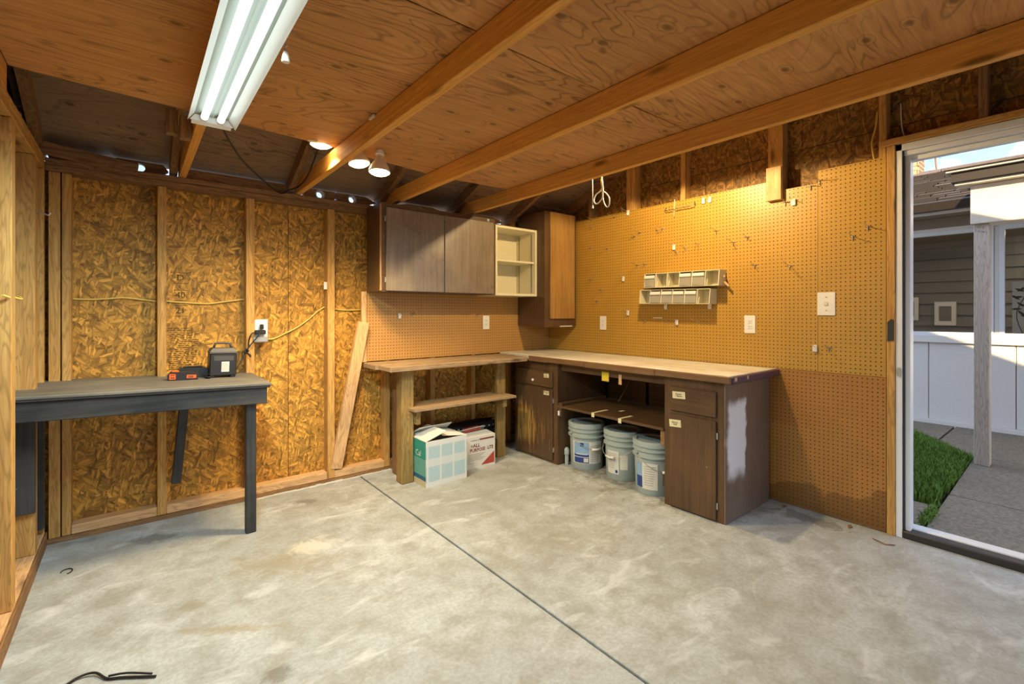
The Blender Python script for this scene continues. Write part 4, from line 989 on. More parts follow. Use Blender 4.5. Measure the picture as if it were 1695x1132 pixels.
# base cabinets, doors facing the room (-X)
def handnote(par, x, y, z, text, w=0.062, h=0.034, rot=0.0):
    n = box('note', x - 0.0012, x - 0.0004, y - w / 2, y + w / 2, z - h / 2, z + h / 2, 'tape', par, 0)
    n.rotation_euler = (R(rot), 0, 0); n['label'] = 'cream paper label with handwriting'
    lettering('handwriting', text, 0.0155, 'ink', n, (-0.0012, 0, 0), FACE_X, 0.0003, local=True)
def base_cab(y0, y1, label, fm, doorm, notes, drawer_z, door_z, inset):
    t = empty('base_cabinet', (2.8, (y0 + y1) / 2, 0)); tag(t, label, 'cabinet'); X = 2.80
    bm = bmesh.new(); zt = 0.8565
    add_box(bm, X + 0.02, XR - 0.02, y0, y0 + 0.018, 0.0, zt); add_box(bm, X + 0.02, XR - 0.02, y1 - 0.018, y1, 0.0, zt); add_box(bm, X + 0.02, XR - 0.02, y0 + 0.0185, y1 - 0.0185, 0.06, 0.078); add_box(bm, X + 0.02, XR - 0.02, y0 + 0.0185, y1 - 0.0185, zt - 0.018, zt); add_box(bm, XR - 0.026, XR - 0.02, y0 + 0.0185, y1 - 0.0185, 0.0785, zt - 0.0185)
    from_bm('carcass', bm, fm, t)
    bm = bmesh.new()
    for q in ((y0, y0 + inset[0], 0.0, zt), (y1 - inset[1], y1, 0.0, zt), (y0 + inset[0], y1 - inset[1], drawer_z[1] - 0.006, zt), (y0 + inset[0], y1 - inset[1], door_z[1] - 0.006, drawer_z[0] + 0.006), (y0 + inset[0], y1 - inset[1], 0.0, door_z[0] + 0.02)): add_box(bm, X, X + 0.0195, q[0], q[1], q[2], q[3])
    from_bm('face_frame', bm, 'brown_z', t)
    a, b = y0 + inset[0] - 0.008, y1 - inset[1] + 0.008
    dr = box('drawer', X - 0.019, X - 0.001, a, b, drawer_z[0], drawer_z[1], 'brown_y', t, 0.004)
    do = box('door', X - 0.019, X - 0.001, a, b, door_z[0], door_z[1], doorm, t, 0.004)
    handnote(dr, X - 0.019, *notes[0]); handnote(do, X - 0.019, *notes[1])
    for z in (door_z[0] + 0.09, door_z[1] - 0.09): box('hinge', X - 0.012, X - 0.001, a - 0.010, a - 0.001, z - 0.02, z + 0.02, 'steel', do, 0.001)
    return t, dr, do
def rubbed_door():
    M = Mat('door rubbed to bare veneer', 0.38, 0.5); c = M.co(False); sp = M.xyz(c)
    f = M.noise(M.scale(c, (60, 60, 4)), 1.0, 5, 0.7)
    col = M.mix(f, (0.065, 0.034, 0.017), (0.115, 0.064, 0.030))
    up = M.ss(sp[2], 0.27, 0.02); lo = M.ss(sp[2], -0.30, -0.12, 0.2, 1.0)
    side = M.ss(sp[1], -0.18, 0.16, 0.25, 1.0)
    w = M.math('MULTIPLY', M.math('MULTIPLY', up, lo), side)
    k = M.ramp(M.math('ADD', M.math('MULTIPLY', f, 1.0), M.math('MULTIPLY', w, 0.35)), [(0.66, 0.0), (0.84, 0.85)])
    col = M.mix(k, col, (0.42, 0.25, 0.07)); M.color(col); return M.m
MT['rubbed'] = rubbed_door()
bc1, dr1, do1 = base_cab(2.862, 3.43, 'brown base cabinet in the corner with rubbed door and white drawer knob', 'brown_z', 'rubbed', ((2.985, 0.748, 'Pop\nRivets', 0.062, 0.034, -3), (2.985, 0.598, 'Plumbing\nStuff', 0.066, 0.034, -2)), (0.648, 0.782), (0.028, 0.628), (0.06, 0.06))
lathe('knob', [(0, 0), (0.010, 0), (0.013, 0.008), (0.010, 0.014), (0, 0.015)], 'white', dr1, seg=16, M=Matrix.Translation((2.781, 3.155, 0.695)) @ Matrix.Rotation(R(-90), 4, 'Y'))
def sprayed_side():
    M = Mat('brown side with sprayed white patch', 0.4, 0.5); c = M.co(False); sp = M.xyz(c)
    n = M.noise(c, 4, 6, 0.65); f = M.noise(M.scale(c, (40, 40, 3)), 1, 4, 0.6)
    col = M.mix(f, (0.115, 0.072, 0.048), (0.21, 0.15, 0.11)); col = M.mix(M.ramp(n, [(0.5, 0.0), (0.75, 0.4)]), col, (0.28, 0.23, 0.19))
    wob = M.math('MULTIPLY', M.math('SUBTRACT', M.noise(c, 9, 4), 0.5), 0.10)
    x0 = M.math('ADD', sp[0], wob); z0 = M.math('ADD', sp[2], wob)
    left = M.ss(x0, -0.295, -0.25); right = M.ss(x0, -0.03, -0.055)
    top = M.ss(z0, 0.33, 0.27); bot = M.ss(z0, -0.20, -0.10)
    k = M.math('MULTIPLY', M.math('MULTIPLY', left, right), M.math('MULTIPLY', top, bot))
    col = M.mix(M.math('MULTIPLY', k, 0.88), col, (0.82, 0.83, 0.84)); M.color(col); return M.m
bc2, dr2, do2 = base_cab(1.424, 1.832, 'brown base cabinet at the counter end with white sprayed patch on its side', 'brown_z', 'brown_z', ((1.715, 0.752, 'Router\n+ Blades', 0.092, 0.046, -3), (1.742, 0.563, 'Electric\nStuff', 0.085, 0.048, -4)), (0.645, 0.803), (0.012, 0.622), (0.05, 0.055))
box('side_panel', 2.80, XR - 0.02, 1.412, 1.4235, 0.0, 0.861, sprayed_side(), bc2, 0.002)
# knee shelf between the two base cabinets
ks = empty('under_shelf', (3.0, 2.35, 0.5)); tag(ks, 'dark shelf board under the long counter with torn tape', 'shelf')
box('shelf_board', 2.785, 3.38, 1.834, 2.855, 0.492, 0.512, 'brown_y', ks, 0.004)
box('shelf_lip', 2.785, 3.36, 2.80, 2.845, 0.5125, 0.535, 'brown_x', ks, 0.003)
box('cleat', 2.80, 3.36, 2.825, 2.860, 0.415, 0.4915, 'brown_x', ks, 0.003)
box('cleat', 2.80, 3.36, 1.834, 1.868, 0.390, 0.4915, 'old_x', ks, 0.003)
box('door_catch', 2.788, 2.7995, 2.835, 2.852, 0.425, 0.465, 'white', ks, 0.002)
for a, b, y in ((2.79, 2.96, 2.46), (2.79, 2.93, 2.20), (2.99, 3.04, 2.36)):
    bm = bmesh.new(); add_box(bm, a, b, y - 0.014, y + 0.014, 0.5122, 0.5132)
    if b > 2.9 and a < 2.9: add_box(bm, 2.7835, 2.7845, y - 0.016, y + 0.012, 0.470 + 0.01 * random.random(), 0.513)
    from_bm('tape_strip', bm, 'tape', ks)
ap = empty('counter_apron', (3.0, 2.3, 0.8)); ap.parent = ct; ap.location = Vector((3.0, 2.3, 0.8)) - wloc(ct)
box('apron_board', 2.83, 2.85, 1.834, 2.855, 0.80, 0.8705, 'brown_y', ap, 0.003)
nt = box('yellow_note', 2.826, 2.8285, 2.335, 2.405, 0.765, 0.838, plain('yellow paper', (0.70, 0.50, 0.04), 0.7, 0.2, 0.1), None, 0.0005); tag(nt, 'yellow paper note hanging under the front of the long counter', 'note')
tk = box('wood_tag', 2.826, 2.8285, 2.215, 2.242, 0.755, 0.83, 'new_z', None, 0.0005); tag(tk, 'small orange wood tag under the counter right of the yellow note', 'tag')
tube('shelf_strut', [(3.30, 2.62, 0.513), (3.415, 2.52, 0.78)], 0.008, 'old_z', ks, 6)

# ================================================================== BUCKETS
def bucket(c, lbl, labels, turn, handle_turn, tagc=None):
    t = empty('bucket', (*c, 0)); tag(t, lbl, 'bucket', 'grey five-gallon buckets under the counter'); r = 0.132
    prof = [(0.0, 0.004), (r - 0.008, 0.004), (r - 0.004, 0.0), (r, 0.006), (r + 0.007, 0.262), (r + 0.021, 0.264), (r + 0.022, 0.274), (r + 0.009, 0.279), (r + 0.009, 0.305), (r + 0.021, 0.308), (r + 0.022, 0.318), (r + 0.010, 0.323), (r + 0.010, 0.352)]
    lathe('body', prof, 'bucket', t, (*c, 0), 40, caps=False)
    lathe('lid', [(0.0, 0.362), (r - 0.012, 0.362), (r - 0.006, 0.376), (r + 0.014, 0.378), (r + 0.021, 0.372), (r + 0.021, 0.340), (r + 0.011, 0.338)], 'bucket', t, (*c, 0), 40, caps=False)
    for (a0, a1, z0, z1, m, dr) in labels:
        bm = bmesh.new(); add_lathe(bm, [(r + 0.0012 + dr + (z - 0.006) / 0.256 * 0.007, z) for z in (z0, (z0 + z1) / 2, z1)], 10, (*c, 0), a0=R(turn + a0), a1=R(turn + a1))
        from_bm('label_print', bm, m, t, smooth=True)
    h = []; tt = R(turn + handle_turn)
    for k in range(13):
        a = math.pi * k / 12; u, v = math.cos(a) * (r + 0.026), math.sin(a)
        z = 0.292 - v * 0.115; out = v * (r + 0.030)
        h.append((c[0] + u * -math.sin(tt) + out * math.cos(tt), c[1] + u * math.cos(tt) + out * math.sin(tt), z))
    hd = tube('handle', h, 0.0025, 'steel', t, 6)
    tube('grip', [h[5], h[6], h[7]], 0.009, 'white', hd, 10)
    for s in (-1, 1):
        p = Vector((c[0] - math.sin(tt) * s * (r + 0.012), c[1] + math.cos(tt) * s * (r + 0.012), 0.292))
        lathe('ear', [(0, -0.001), (0.014, -0.001), (0.012, 0.012), (0, 0.013)], 'bucket', t, seg=14, M=Matrix.Translation(p) @ Vector((-math.sin(tt) * s, math.cos(tt) * s, 0)).to_track_quat('Z', 'Y').to_matrix().to_4x4())
    return t
cdir = lambda p: math.degrees(math.atan2(-p[1], -p[0]))
def lines(a0, a1, z0, z1, n, dr=0.0010): return [(a0, a1 - (k * 37 % 9), z1 - (k + 0.7) * (z1 - z0) / n, z1 - (k + 0.45) * (z1 - z0) / n, 'steel', dr) for k in range(n)]
p1, p2_, p3_ = (2.985, 2.705), (3.02, 2.35), (2.955, 2.02)
bucket(p1, 'grey bucket nearest the corner cabinet with blue and white label', [(-52, 58, 0.055, 0.235, 'paper', 0), (-46, 8, 0.060, 0.130, 'blue', 0.0006), (-46, 8, 0.130, 0.230, 'paleblue', 0.0006), (-40, 4, 0.128, 0.136, 'paper', 0.0012), (-46, 8, 0.105, 0.110, 'paper', 0.0012), (-22, -10, 0.195, 0.225, 'blue', 0.0012), (-10, 6, 0.068, 0.100, 'paper', 0.0012)] + lines(14, 52, 0.07, 0.21, 9), cdir(p1), 30)
bucket(p2_, 'middle grey bucket with plain white label and hanging tag', [(-58, -14, 0.05, 0.225, 'paper', 0), (-10, 14, 0.09, 0.20, 'paper', 0), (-26, -18, 0.06, 0.082, 'blue', 0.0012)] + lines(-54, -22, 0.09, 0.215, 9), cdir(p2_), -40)
bucket(p3_, 'grey bucket half behind the end cabinet with peeling label', [(-62, -34, 0.05, 0.225, 'paleblue', 0), (-60, -36, 0.05, 0.13, 'blue', 0.0006), (-36, 10, 0.045, 0.230, 'paper', 0.003), (24, 50, 0.08, 0.16, 'darkpatch', 0)] + lines(-30, 4, 0.07, 0.215, 9, 0.004), cdir(p3_), 35)
o = lathe('caulk_tube', [(0.0, 0.0), (0.017, 0.0), (0.017, 0.085), (0.022, 0.087), (0.022, 0.13), (0.010, 0.145), (0.0, 0.147)], 'bucket', None, (2.875, 2.83, 0.0), 16); tag(o, 'small pale plastic bottle between corner cabinet and first bucket', 'bottle')

# ================================================================== CARDBOARD BOXES
def box_front(name, base, cols):
    M = Mat(name, 0.65, 0.25); c = M.co(False); sp = M.xyz(c)
    u = M.math('FRACT', M.math('ADD', M.math('MULTIPLY', sp[0], 1 / 0.112), 0.5)); v = M.math('FRACT', M.math('MULTIPLY', M.math('ADD', sp[2], 5.0), 1 / 0.013))
    pr_ = M.math('MULTIPLY', M.ramp(u, [(0.05, 0.0), (0.07, 1.0), (0.93, 1.0), (0.95, 0.0)]), M.ramp(M.math('ABSOLUTE', sp[2]), [(0.128, 1.0), (0.132, 0.0)]))
    pr_ = M.math('MULTIPLY', pr_, M.ramp(M.math('ABSOLUTE', M.math('SUBTRACT', sp[2], 0.01)), [(0.028, 0.25), (0.032, 1.0)]))
    tx = M.math('MULTIPLY', M.math('GREATER_THAN', v, 0.62), M.math('GREATER_THAN', M.noise(M.scale(c, (120, 1, 20)), 1, 2), 0.42))
    col = M.mix(pr_, base, cols[0]); col = M.mix(M.math('MULTIPLY', M.math('MULTIPLY', pr_, tx), 0.55), col, cols[1])
    col = M.mix(M.ramp(M.noise(c, 12, 5), [(0.6, 0.0), (0.8, 0.4)]), col, base); M.color(col); return M.m
MT['boxwhite'] = plain('white printed carton', (0.68, 0.68, 0.63), 0.65, 0.25, 0.05)
MT['kraft'] = plain('kraft cardboard', (0.36, 0.26, 0.15), 0.8, 0.15, 0.1)
MT['teal'] = plain('teal print', (0.03, 0.27, 0.22), 0.55, 0.3, 0.12); MT['teal2'] = plain('soft green print', (0.13, 0.36, 0.30), 0.55, 0.3, 0.15)
MT['navy'] = plain('navy print', (0.03, 0.13, 0.24), 0.55, 0.3, 0.1); MT['sand'] = plain('sand print', (0.55, 0.47, 0.30), 0.6, 0.3, 0.1)
MT['red'] = plain('red print', (0.42, 0.07, 0.05), 0.6, 0.3, 0.25); MT['maroon'] = plain('maroon print', (0.20, 0.035, 0.035), 0.6, 0.3, 0.2)
MT['greytext'] = plain('grey print', (0.36, 0.35, 0.31), 0.7, 0.2, 0.1)
def carton(name, w, d, h, loc, rot, frontm, label):
    t = empty(name, loc, (0, 0, R(rot))); tag(t, label, 'box'); th = 0.004
    box('front_panel', 0, w, 0, th, 0, h, frontm, t, 0.0008, local=True); box('back_panel', 0, w, d - th, d, 0, h, 'boxwhite', t, 0.0008, local=True)
    sd = box('side_panel', -0.0002, th, th, d - th, 0, h, 'boxwhite', t, 0.0008, local=True); box('side_panel', w - th, w, th, d - th, 0, h, 'boxwhite', t, 0.0008, local=True)
    box('base_panel', th, w - th, th, d - th, 0.001, th, 'kraft', t, 0, local=True)
    return t
def flap(t, pts, mat='boxwhite', th=0.003):
    bm = bmesh.new(); P = [Vector(p) for p in pts]; nn = (P[1] - P[0]).cross(P[2] - P[0]).normalized() * th
    A = [bm.verts.new(p) for p in P]; B = [bm.verts.new(p - nn) for p in P]; bm.faces.new(A); bm.faces.new(B[::-1])
    for i in range(len(P)): j = (i + 1) % len(P); bm.faces.new((A[i], B[i], B[j], A[j]))
    return from_bm('flap', bm, mat, t, local=True)
k1 = carton('cardboard_box', 0.36, 0.30, 0.338, (1.675, 3.09, 0.0), 1.0, box_front('pale blue printed carton', (0.70, 0.72, 0.69), ((0.47, 0.62, 0.65), (0.30, 0.45, 0.50))), 'white carton with pale blue print and teal side beside the post')
for z0, z1, m in ((0.045, 0.075, 'navy'), (0.076, 0.20, 'teal2'), (0.201, 0.337, 'teal'), (0.002, 0.044, 'sand')): box('side_print', -0.001, -0.0003, 0.006, 0.294, z0, z1, m, k1, 0, local=True)
lettering('side_print', 'Cal', 0.06, 'paper', k1, (-0.0012, 0.12, 0.235), FACE_X, 0.0002, local=True)
flap(k1, [(0.004, 0.004, 0.338), (0.004, 0.294, 0.338), (0.16, 0.26, 0.402), (0.19, 0.03, 0.385)]); flap(k1, [(0.356, 0.006, 0.336), (0.356, 0.294, 0.338), (0.19, 0.285, 0.372), (0.17, 0.05, 0.352)])
flap(k1, [(0.356, 0.296, 0.339), (0.004, 0.296, 0.339), (0.03, 0.16, 0.41), (0.33, 0.17, 0.41)]); flap(k1, [(0.004, 0.004, 0.337), (0.356, 0.004, 0.337), (0.34, 0.09, 0.30), (0.02, 0.09, 0.30)], 'kraft')
k2 = carton('cardboard_box', 0.355, 0.17, 0.262, (2.055, 3.235, 0.0), -1.0, MT['boxwhite'], 'white carton printed ALL PURPOSE LITE in red beside the larger carton')
lettering('front_print', 'ALL', 0.042, 'maroon', k2, (0.165, -0.0007, 0.188), FACE_Y, 0.0003, local=True, bold=0.0009)
lettering('front_print', 'PURPOSE', 0.039, 'maroon', k2, (0.176, -0.0007, 0.150), FACE_Y, 0.0003, local=True, sx=0.95, bold=0.0008)
lettering('front_print', 'LITE', 0.039, 'maroon', k2, (0.304, -0.0007, 0.152), FACE_Y, 0.0003, local=True, sx=0.85, bold=0.0009)
box('front_print', 0.195, 0.342, -0.0009, -0.0002, 0.228, 0.240, 'maroon', k2, 0, local=True); box('front_print', 0.11, 0.19, -0.0009, -0.0002, 0.228, 0.236, 'greytext', k2, 0, local=True)
box('front_print', 0.112, 0.128, -0.0009, -0.0002, 0.178, 0.198, 'greytext', k2, 0, local=True)
for k in range(7): box('front_print', 0.08, 0.08 + (0.17 if k < 5 else 0.06) - 0.02 * (k % 3), -0.0009, -0.0002, 0.116 - k * 0.012, 0.120 - k * 0.012, 'greytext', k2, 0, local=True)
prism('front_print', [(0.21, 0.018), (0.345, 0.018), (0.345, 0.115)], 'y', -0.0009, -0.0002, 'red', k2, True)
flap(k2, [(0.004, 0.004, 0.262), (0.351, 0.004, 0.262), (0.33, 0.10, 0.282), (0.03, 0.09, 0.275)]); flap(k2, [(0.351, 0.166, 0.262), (0.004, 0.166, 0.262), (0.06, 0.10, 0.305), (0.31, 0.11, 0.315)], 'boxwhite')
flap(k2, [(0.10, 0.10, 0.28), (0.29, 0.11, 0.285), (0.28, 0.155, 0.312), (0.13, 0.15, 0.305)], 'red')
# coil of black drain pipe in the corner
cp = empty('coiled_pipe', (2.40, 3.42, 0.0)); tag(cp, 'coil of black rubber pipe with white lettering under the corner counter', 'pipe')
for k in range(5):
    rr = 0.27 - 0.012 * (k % 2); bm = bmesh.new()
    n = 40; ring = []
    for a in range(n):
        t_ = 2 * math.pi * a / n; cx_, cy_ = 2.40 + (rr + 0.03) * math.cos(t_), 3.522 + 0.068 * math.sin(t_)
        ring.append([bm.verts.new((cx_ + 0.032 * math.cos(b) * math.cos(t_), cy_ + 0.032 * math.cos(b) * math.sin(t_), 0.034 + k * 0.062 + 0.032 * math.sin(b))) for b in (2 * math.pi * q / 10 for q in range(10))])
    for a in range(n):
        for b in range(10):
            f = bm.faces.new((ring[a][b], ring[(a + 1) % n][b], ring[(a + 1) % n][(b + 1) % 10], ring[a][(b + 1) % 10])); f.smooth = True
    from_bm('pipe_loop', bm, 'rubber', cp)
for k in range(16):
    t_ = R(200 + k * 9.5); 
    box('white_mark', -0.008, 0.008, -0.0008, 0.0008, -0.006, 0.006, 'paper', cp, 0, Matrix.Translation((2.40 + 0.333 * math.cos(t_), 3.522 + 0.101 * math.sin(t_), 0.282)) @ Matrix.Rotation(t_ + R(90), 4, 'Z'))
# leaning board
Mx = Matrix.Translation((1.305, 3.630, 0.662)) @ Matrix.Rotation(R(9.7), 4, 'Y') @ Matrix.Rotation(R(3.4), 4, 'X')
lb = box('leaning_board', -0.043, 0.043, -0.019, 0.019, -0.575, 0.565, 'new_z', None, 0.003, Mx); tag(lb, 'pale new board leaning against the strand board beside the corner counter', 'board')

# ================================================================== BLACK BENCH
bt = empty('black_bench', (0.1, 3.35, 0)); tag(bt, 'black painted plywood workbench built against the left corner', 'bench')
MT['benchtop'] = painted_wood('grey worn bench top', (0.105, 0.10, 0.085), 'x', (0.24, 0.225, 0.18), 0.9, 0.6, 0.3)
SH = Matrix.Identity(4); SH[2][0] = -0.030
def bbox(n, *a, m='black_x', bev=0.003): return box(n, *a, m, bt, bev, Matrix.Translation((0.6, 0, 0)) @ SH @ Matrix.Translation((-0.6, 0, 0)))
bbox('bench_top', XL - 0.085, 0.632, 3.048, YB + 0.088, 0.864, 0.880, m='benchtop')
bbox('top_edge', XL - 0.085, 0.628, 3.052, YB - 0.002, 0.852, 0.8635)
bbox('front_apron', XL - 0.085, 0.612, 3.066, 3.102, 0.758, 0.8515)
bbox('end_apron', 0.576, 0.612, 3.1025, YB - 0.002, 0.768, 0.8515, m='black_y')
box('leg', 0.508, 0.562, 3.104, 3.150, 0.0, 0.80, 'black_z', bt, 0.004)
box('wall_leg', 0.205, 0.255, YB - 0.042, YB - 0.003, 0.22, 0.79, 'black_z', bt, 0.003, Matrix.Translation((0.23, 0, 0.5)) @ Matrix.Rotation(R(5), 4, 'Y') @ Matrix.Translation((-0.23, 0, -0.5)))
box('side_board', XL - 0.080, XL + 0.004, 3.285, 3.3145, 0.30, 0.79, 'black_z', bt, 0.003)
box('side_board', XL - 0.080, XL + 0.004, 3.56, 3.603, 0.12, 0.79, 'black_z', bt, 0.003)
ZT = lambda x: 0.880 - 0.030 * (x - 0.6) + 0.001
# black boxy charger base with a handle
cx, cy = 0.435, 3.50; zb = ZT(cx) 
pw = empty('power_unit', (cx, cy, zb)); tag(pw, 'black boxy power unit with carry handle on the black bench', 'power unit')
def outline(w, ch): return [(-w, -w * 0.8), (w, -w * 0.8), (w, w * 0.8), (-w, w * 0.8)]
box('body', cx - 0.073, cx + 0.073, cy - 0.06, cy + 0.06, zb + 0.010, zb + 0.148, 'black', pw, 0.006)
bm = bmesh.new(); vsb = [bm.verts.new((cx + sx * a, cy + sy * b, z)) for a, b, z in ((0.074, 0.061, zb + 0.149), (0.074, 0.061, zb + 0.158), (0.058, 0.048, zb + 0.182)) for sx, sy in ((-1, -1), (1, -1), (1, 1), (-1, 1))]
bm.faces.new(vsb[0:4][::-1]); bm.faces.new(vsb[8:12])
for r_ in (0, 4):
    for k in range(4): bm.faces.new((vsb[r_ + k], vsb[r_ + (k + 1) % 4], vsb[r_ + 4 + (k + 1) % 4], vsb[r_ + 4 + k]))
from_bm('cap', bm, 'grey_plastic', pw)
tube('carry_handle', [(cx - 0.050, cy, zb + 0.178), (cx - 0.040, cy, zb + 0.208), (cx - 0.03, cy, zb + 0.212), (cx + 0.03, cy, zb + 0.212), (cx + 0.040, cy, zb + 0.208), (cx + 0.050, cy, zb + 0.178)], 0.007, 'grey_plastic', pw, 8)
for sx in (-1, 1):
    for sy in (-1, 1): box('foot', cx + sx * 0.055 - 0.014, cx + sx * 0.055 + 0.014, cy + sy * 0.045 - 0.012, cy + sy * 0.045 + 0.012, zb + 0.0005, zb + 0.011, 'rubber', pw, 0.002)
box('front_recess', cx - 0.05, cx + 0.055, cy - 0.0612, cy - 0.0602, zb + 0.105, zb + 0.135, 'grey_plastic', pw, 0)
ls = box('rating_label', cx - 0.010, cx + 0.032, cy - 0.0615, cy - 0.0603, zb + 0.035, zb + 0.098, 'paper', pw, 0)
for k in range(6): box('label_print', cx - 0.008, cx + 0.030 - 0.004 * (k % 3), cy - 0.0618, cy - 0.0616, zb + 0.045 + k * 0.008, zb + 0.048 + k * 0.008, 'greytext', ls, 0)
pw.rotation_euler = (0, R(1.72), 0)
# battery on its charger
bx_, by_ = 0.228, 3.435; zb2 = ZT(bx_)
bc = empty('battery_pack', (bx_, by_, zb2), (0, R(1.72), R(-4))); tag(bc, 'orange and black tool battery lying on the black bench', 'battery')
bm = bmesh.new(); add_prism(bm, [(-0.075, 0.001), (0.075, 0.001), (0.072, 0.030), (0.045, 0.046), (-0.060, 0.046), (-0.075, 0.032)], 'y', -0.04, 0.04); from_bm('case', bm, 'black', bc, local=True)
box('orange_latch', -0.066, -0.034, -0.0425, -0.0402, 0.006, 0.038, 'orange', bc, 0.003, local=True)
for z in (0.013, 0.028): box('latch_slot', -0.060, -0.040, -0.0432, -0.0426, z, z + 0.004, 'black', bc, 0, local=True)
og = box('orange_badge', 0.018, 0.066, -0.0415, -0.0402, 0.010, 0.030, 'orange', bc, 0.001, local=True)
for z in (-0.006, 0.001): box('badge_mark', -0.018, 0.010, -0.0013, -0.0007, z, z + 0.004, 'black', og, 0, local=True)
box('orange_top', -0.055, -0.02, -0.03, 0.03, 0.0465, 0.052, 'orange', bc, 0.002, local=True)
cg = empty('battery_charger', (0.285, 3.545, ZT(0.285)), (0, R(1.72), 0)); tag(cg, 'black battery charger behind the orange battery', 'charger')
bm = bmesh.new(); add_prism(bm, [(-0.075, 0.001), (0.075, 0.001), (0.075, 0.052), (0.06, 0.062), (-0.065, 0.058), (-0.075, 0.05)], 'y', -0.045, 0.045); from_bm('case', bm, 'black', cg, local=True)
box('rail', -0.05, 0.05, -0.02, 0.02, 0.062, 0.068, 'black', cg, 0.002, local=True)
rc = tube('charger_cord', [(0.34, 3.44, ZT(.34) + 0.006), (0.355, 3.41, ZT(.35) + 0.006), (0.372, 3.43, ZT(.37) + 0.014), (0.352, 3.455, ZT(.35) + 0.022), (0.336, 3.425, ZT(.33) + 0.016), (0.36, 3.40, ZT(.36) + 0.006), (0.345, 3.47, ZT(.34) + 0.006)], 0.004, 'rubber', None, 7, 5); tag(rc, 'small bundle of black cord between battery and power unit', 'cord')
# cord from the power unit up to the outlet
pc_ = empty('appliance_lead', (0.6, 3.6, 0.9)); tag(pc_, 'black cord tied in a knot running from power unit to outlet box', 'cord')
tube('cable', [(0.518, 3.53, zb + 0.03), (0.548, 3.57, 0.955), (0.585, 3.60, 1.02), (0.62, 3.61, 1.075), (0.665, 3.605, 1.135), (0.69, YB - 0.03, 1.19)], 0.0042, 'rubber', pc_, 7, 6)
tube('knot', [(0.585, 3.60, 1.02), (0.60, 3.585, 1.035), (0.59, 3.60, 1.045), (0.578, 3.59, 1.028), (0.60, 3.595, 1.015), (0.615, 3.59, 0.995), (0.61, 3.60, 1.01)], 0.006, 'rubber', pc_, 7, 4)
box('plug', 0.648, 0.715, YB - 0.035, YB + 0.004, 1.142, 1.172, 'black', pc_, 0.006)
box('plug', 0.680, 0.702, YB - 0.030, YB + 0.004, 1.176, 1.212, 'black', pc_, 0.005)
tube('cable', [(0.648, YB - 0.02, 1.155), (0.625, YB - 0.022, 1.145), (0.613, YB - 0.015, 1.10), (0.612, YB - 0.012, 1.06)], 0.004, 'rubber', pc_, 7, 5)
# ================================================================== LAMPS
MT['refl_top'] = plain('grey green reflector back', (0.30, 0.36, 0.31), 0.35, 0.5, 0.03)
MT['mirror'] = plain('white reflector enamel', (0.72, 0.76, 0.72), 0.3, 0.5, 0.02)
MT['tube_glow'] = emit('fluorescent tube glow', (0.92, 1.0, 0.97), 1.4)
MT['flood_glow'] = emit('warm flood lens glow', (1.0, 0.72, 0.38), 14.0)
MT['spot_glow'] = emit('warm lamp behind the joist', (1.0, 0.72, 0.32), 14.0)
fl = empty('shop_light', (0.256, 1.75, 2.15)); tag(fl, 'white fluorescent shop light with two glowing tubes under the first joist', 'light')
FY0, FY1 = 1.14, 2.36
bm = bmesh.new(); add_box(bm, 0.225, 0.287, FY0, FY1, 2.130, 2.154, 0.002); from_bm('housing', bm, 'metalwhite', fl)
def sheet(name, prof, th=0.0012, m='mirror'):
    bm = bmesh.new(); add_prism(bm, prof + [(x, z + th) for x, z in prof[::-1]], 'y', FY0, FY1); return from_bm(name, bm, m, fl)
sheet('reflector_top', [(0.196, 2.1235), (0.240, 2.1295), (0.258, 2.118), (0.276, 2.1295), (0.318, 2.1235)], m='refl_top')
sheet('reflector_wing', [(0.1957, 2.123), (0.172, 2.092)]); sheet('reflector_wing', [(0.3183, 2.123), (0.345, 2.086)])
for y, s in ((FY1, 1), (FY0, -1)):
    bm = bmesh.new(); add_prism(bm, [(0.180, 2.096), (0.336, 2.094), (0.3165, 2.1215), (0.1975, 2.1215)], 'y', y - 0.004, y - 0.001 if s > 0 else y - 0.001); from_bm('end_plate', bm, 'metalwhite', fl)
    bm = bmesh.new(); add_prism(bm, [(y - s * 0.002, 2.096), (y + s * 0.022, 2.088), (y + s * 0.022, 2.0892), (y - s * 0.002, 2.0972)], 'x', 0.186, 0.330); from_bm('end_lip', bm, 'metalwhite', fl)
for x in (0.229, 0.287):
    t_ = tube('fluorescent_tube', [(x, FY0 + 0.03, 2.1065), (x, FY1 - 0.03, 2.1065)], 0.0135, 'tube_glow', fl, 14)
    for y in (FY0 + 0.016, FY1 - 0.016): box('tube_socket', x - 0.012, x + 0.012, y - 0.010, y + 0.010, 2.098, 2.122, 'white', t_, 0.002)
for k in range(6):        # the light the two tubes throw out of the open reflector
    ld = bpy.data.lights.new('tube_light', 'SPOT'); ld.energy = 14.5; ld.color = (0.76, 0.95, 1.0); ld.spot_size = R(180); ld.spot_blend = 0.65; ld.shadow_soft_size = 0.03
    lo = bpy.data.objects.new('tube_light', ld); COL.objects.link(lo); lo.parent = fl; lo.location = Vector((0.258, FY0 + 0.10 + k * (FY1 - FY0 - 0.2) / 5, 2.072)) - fl.location
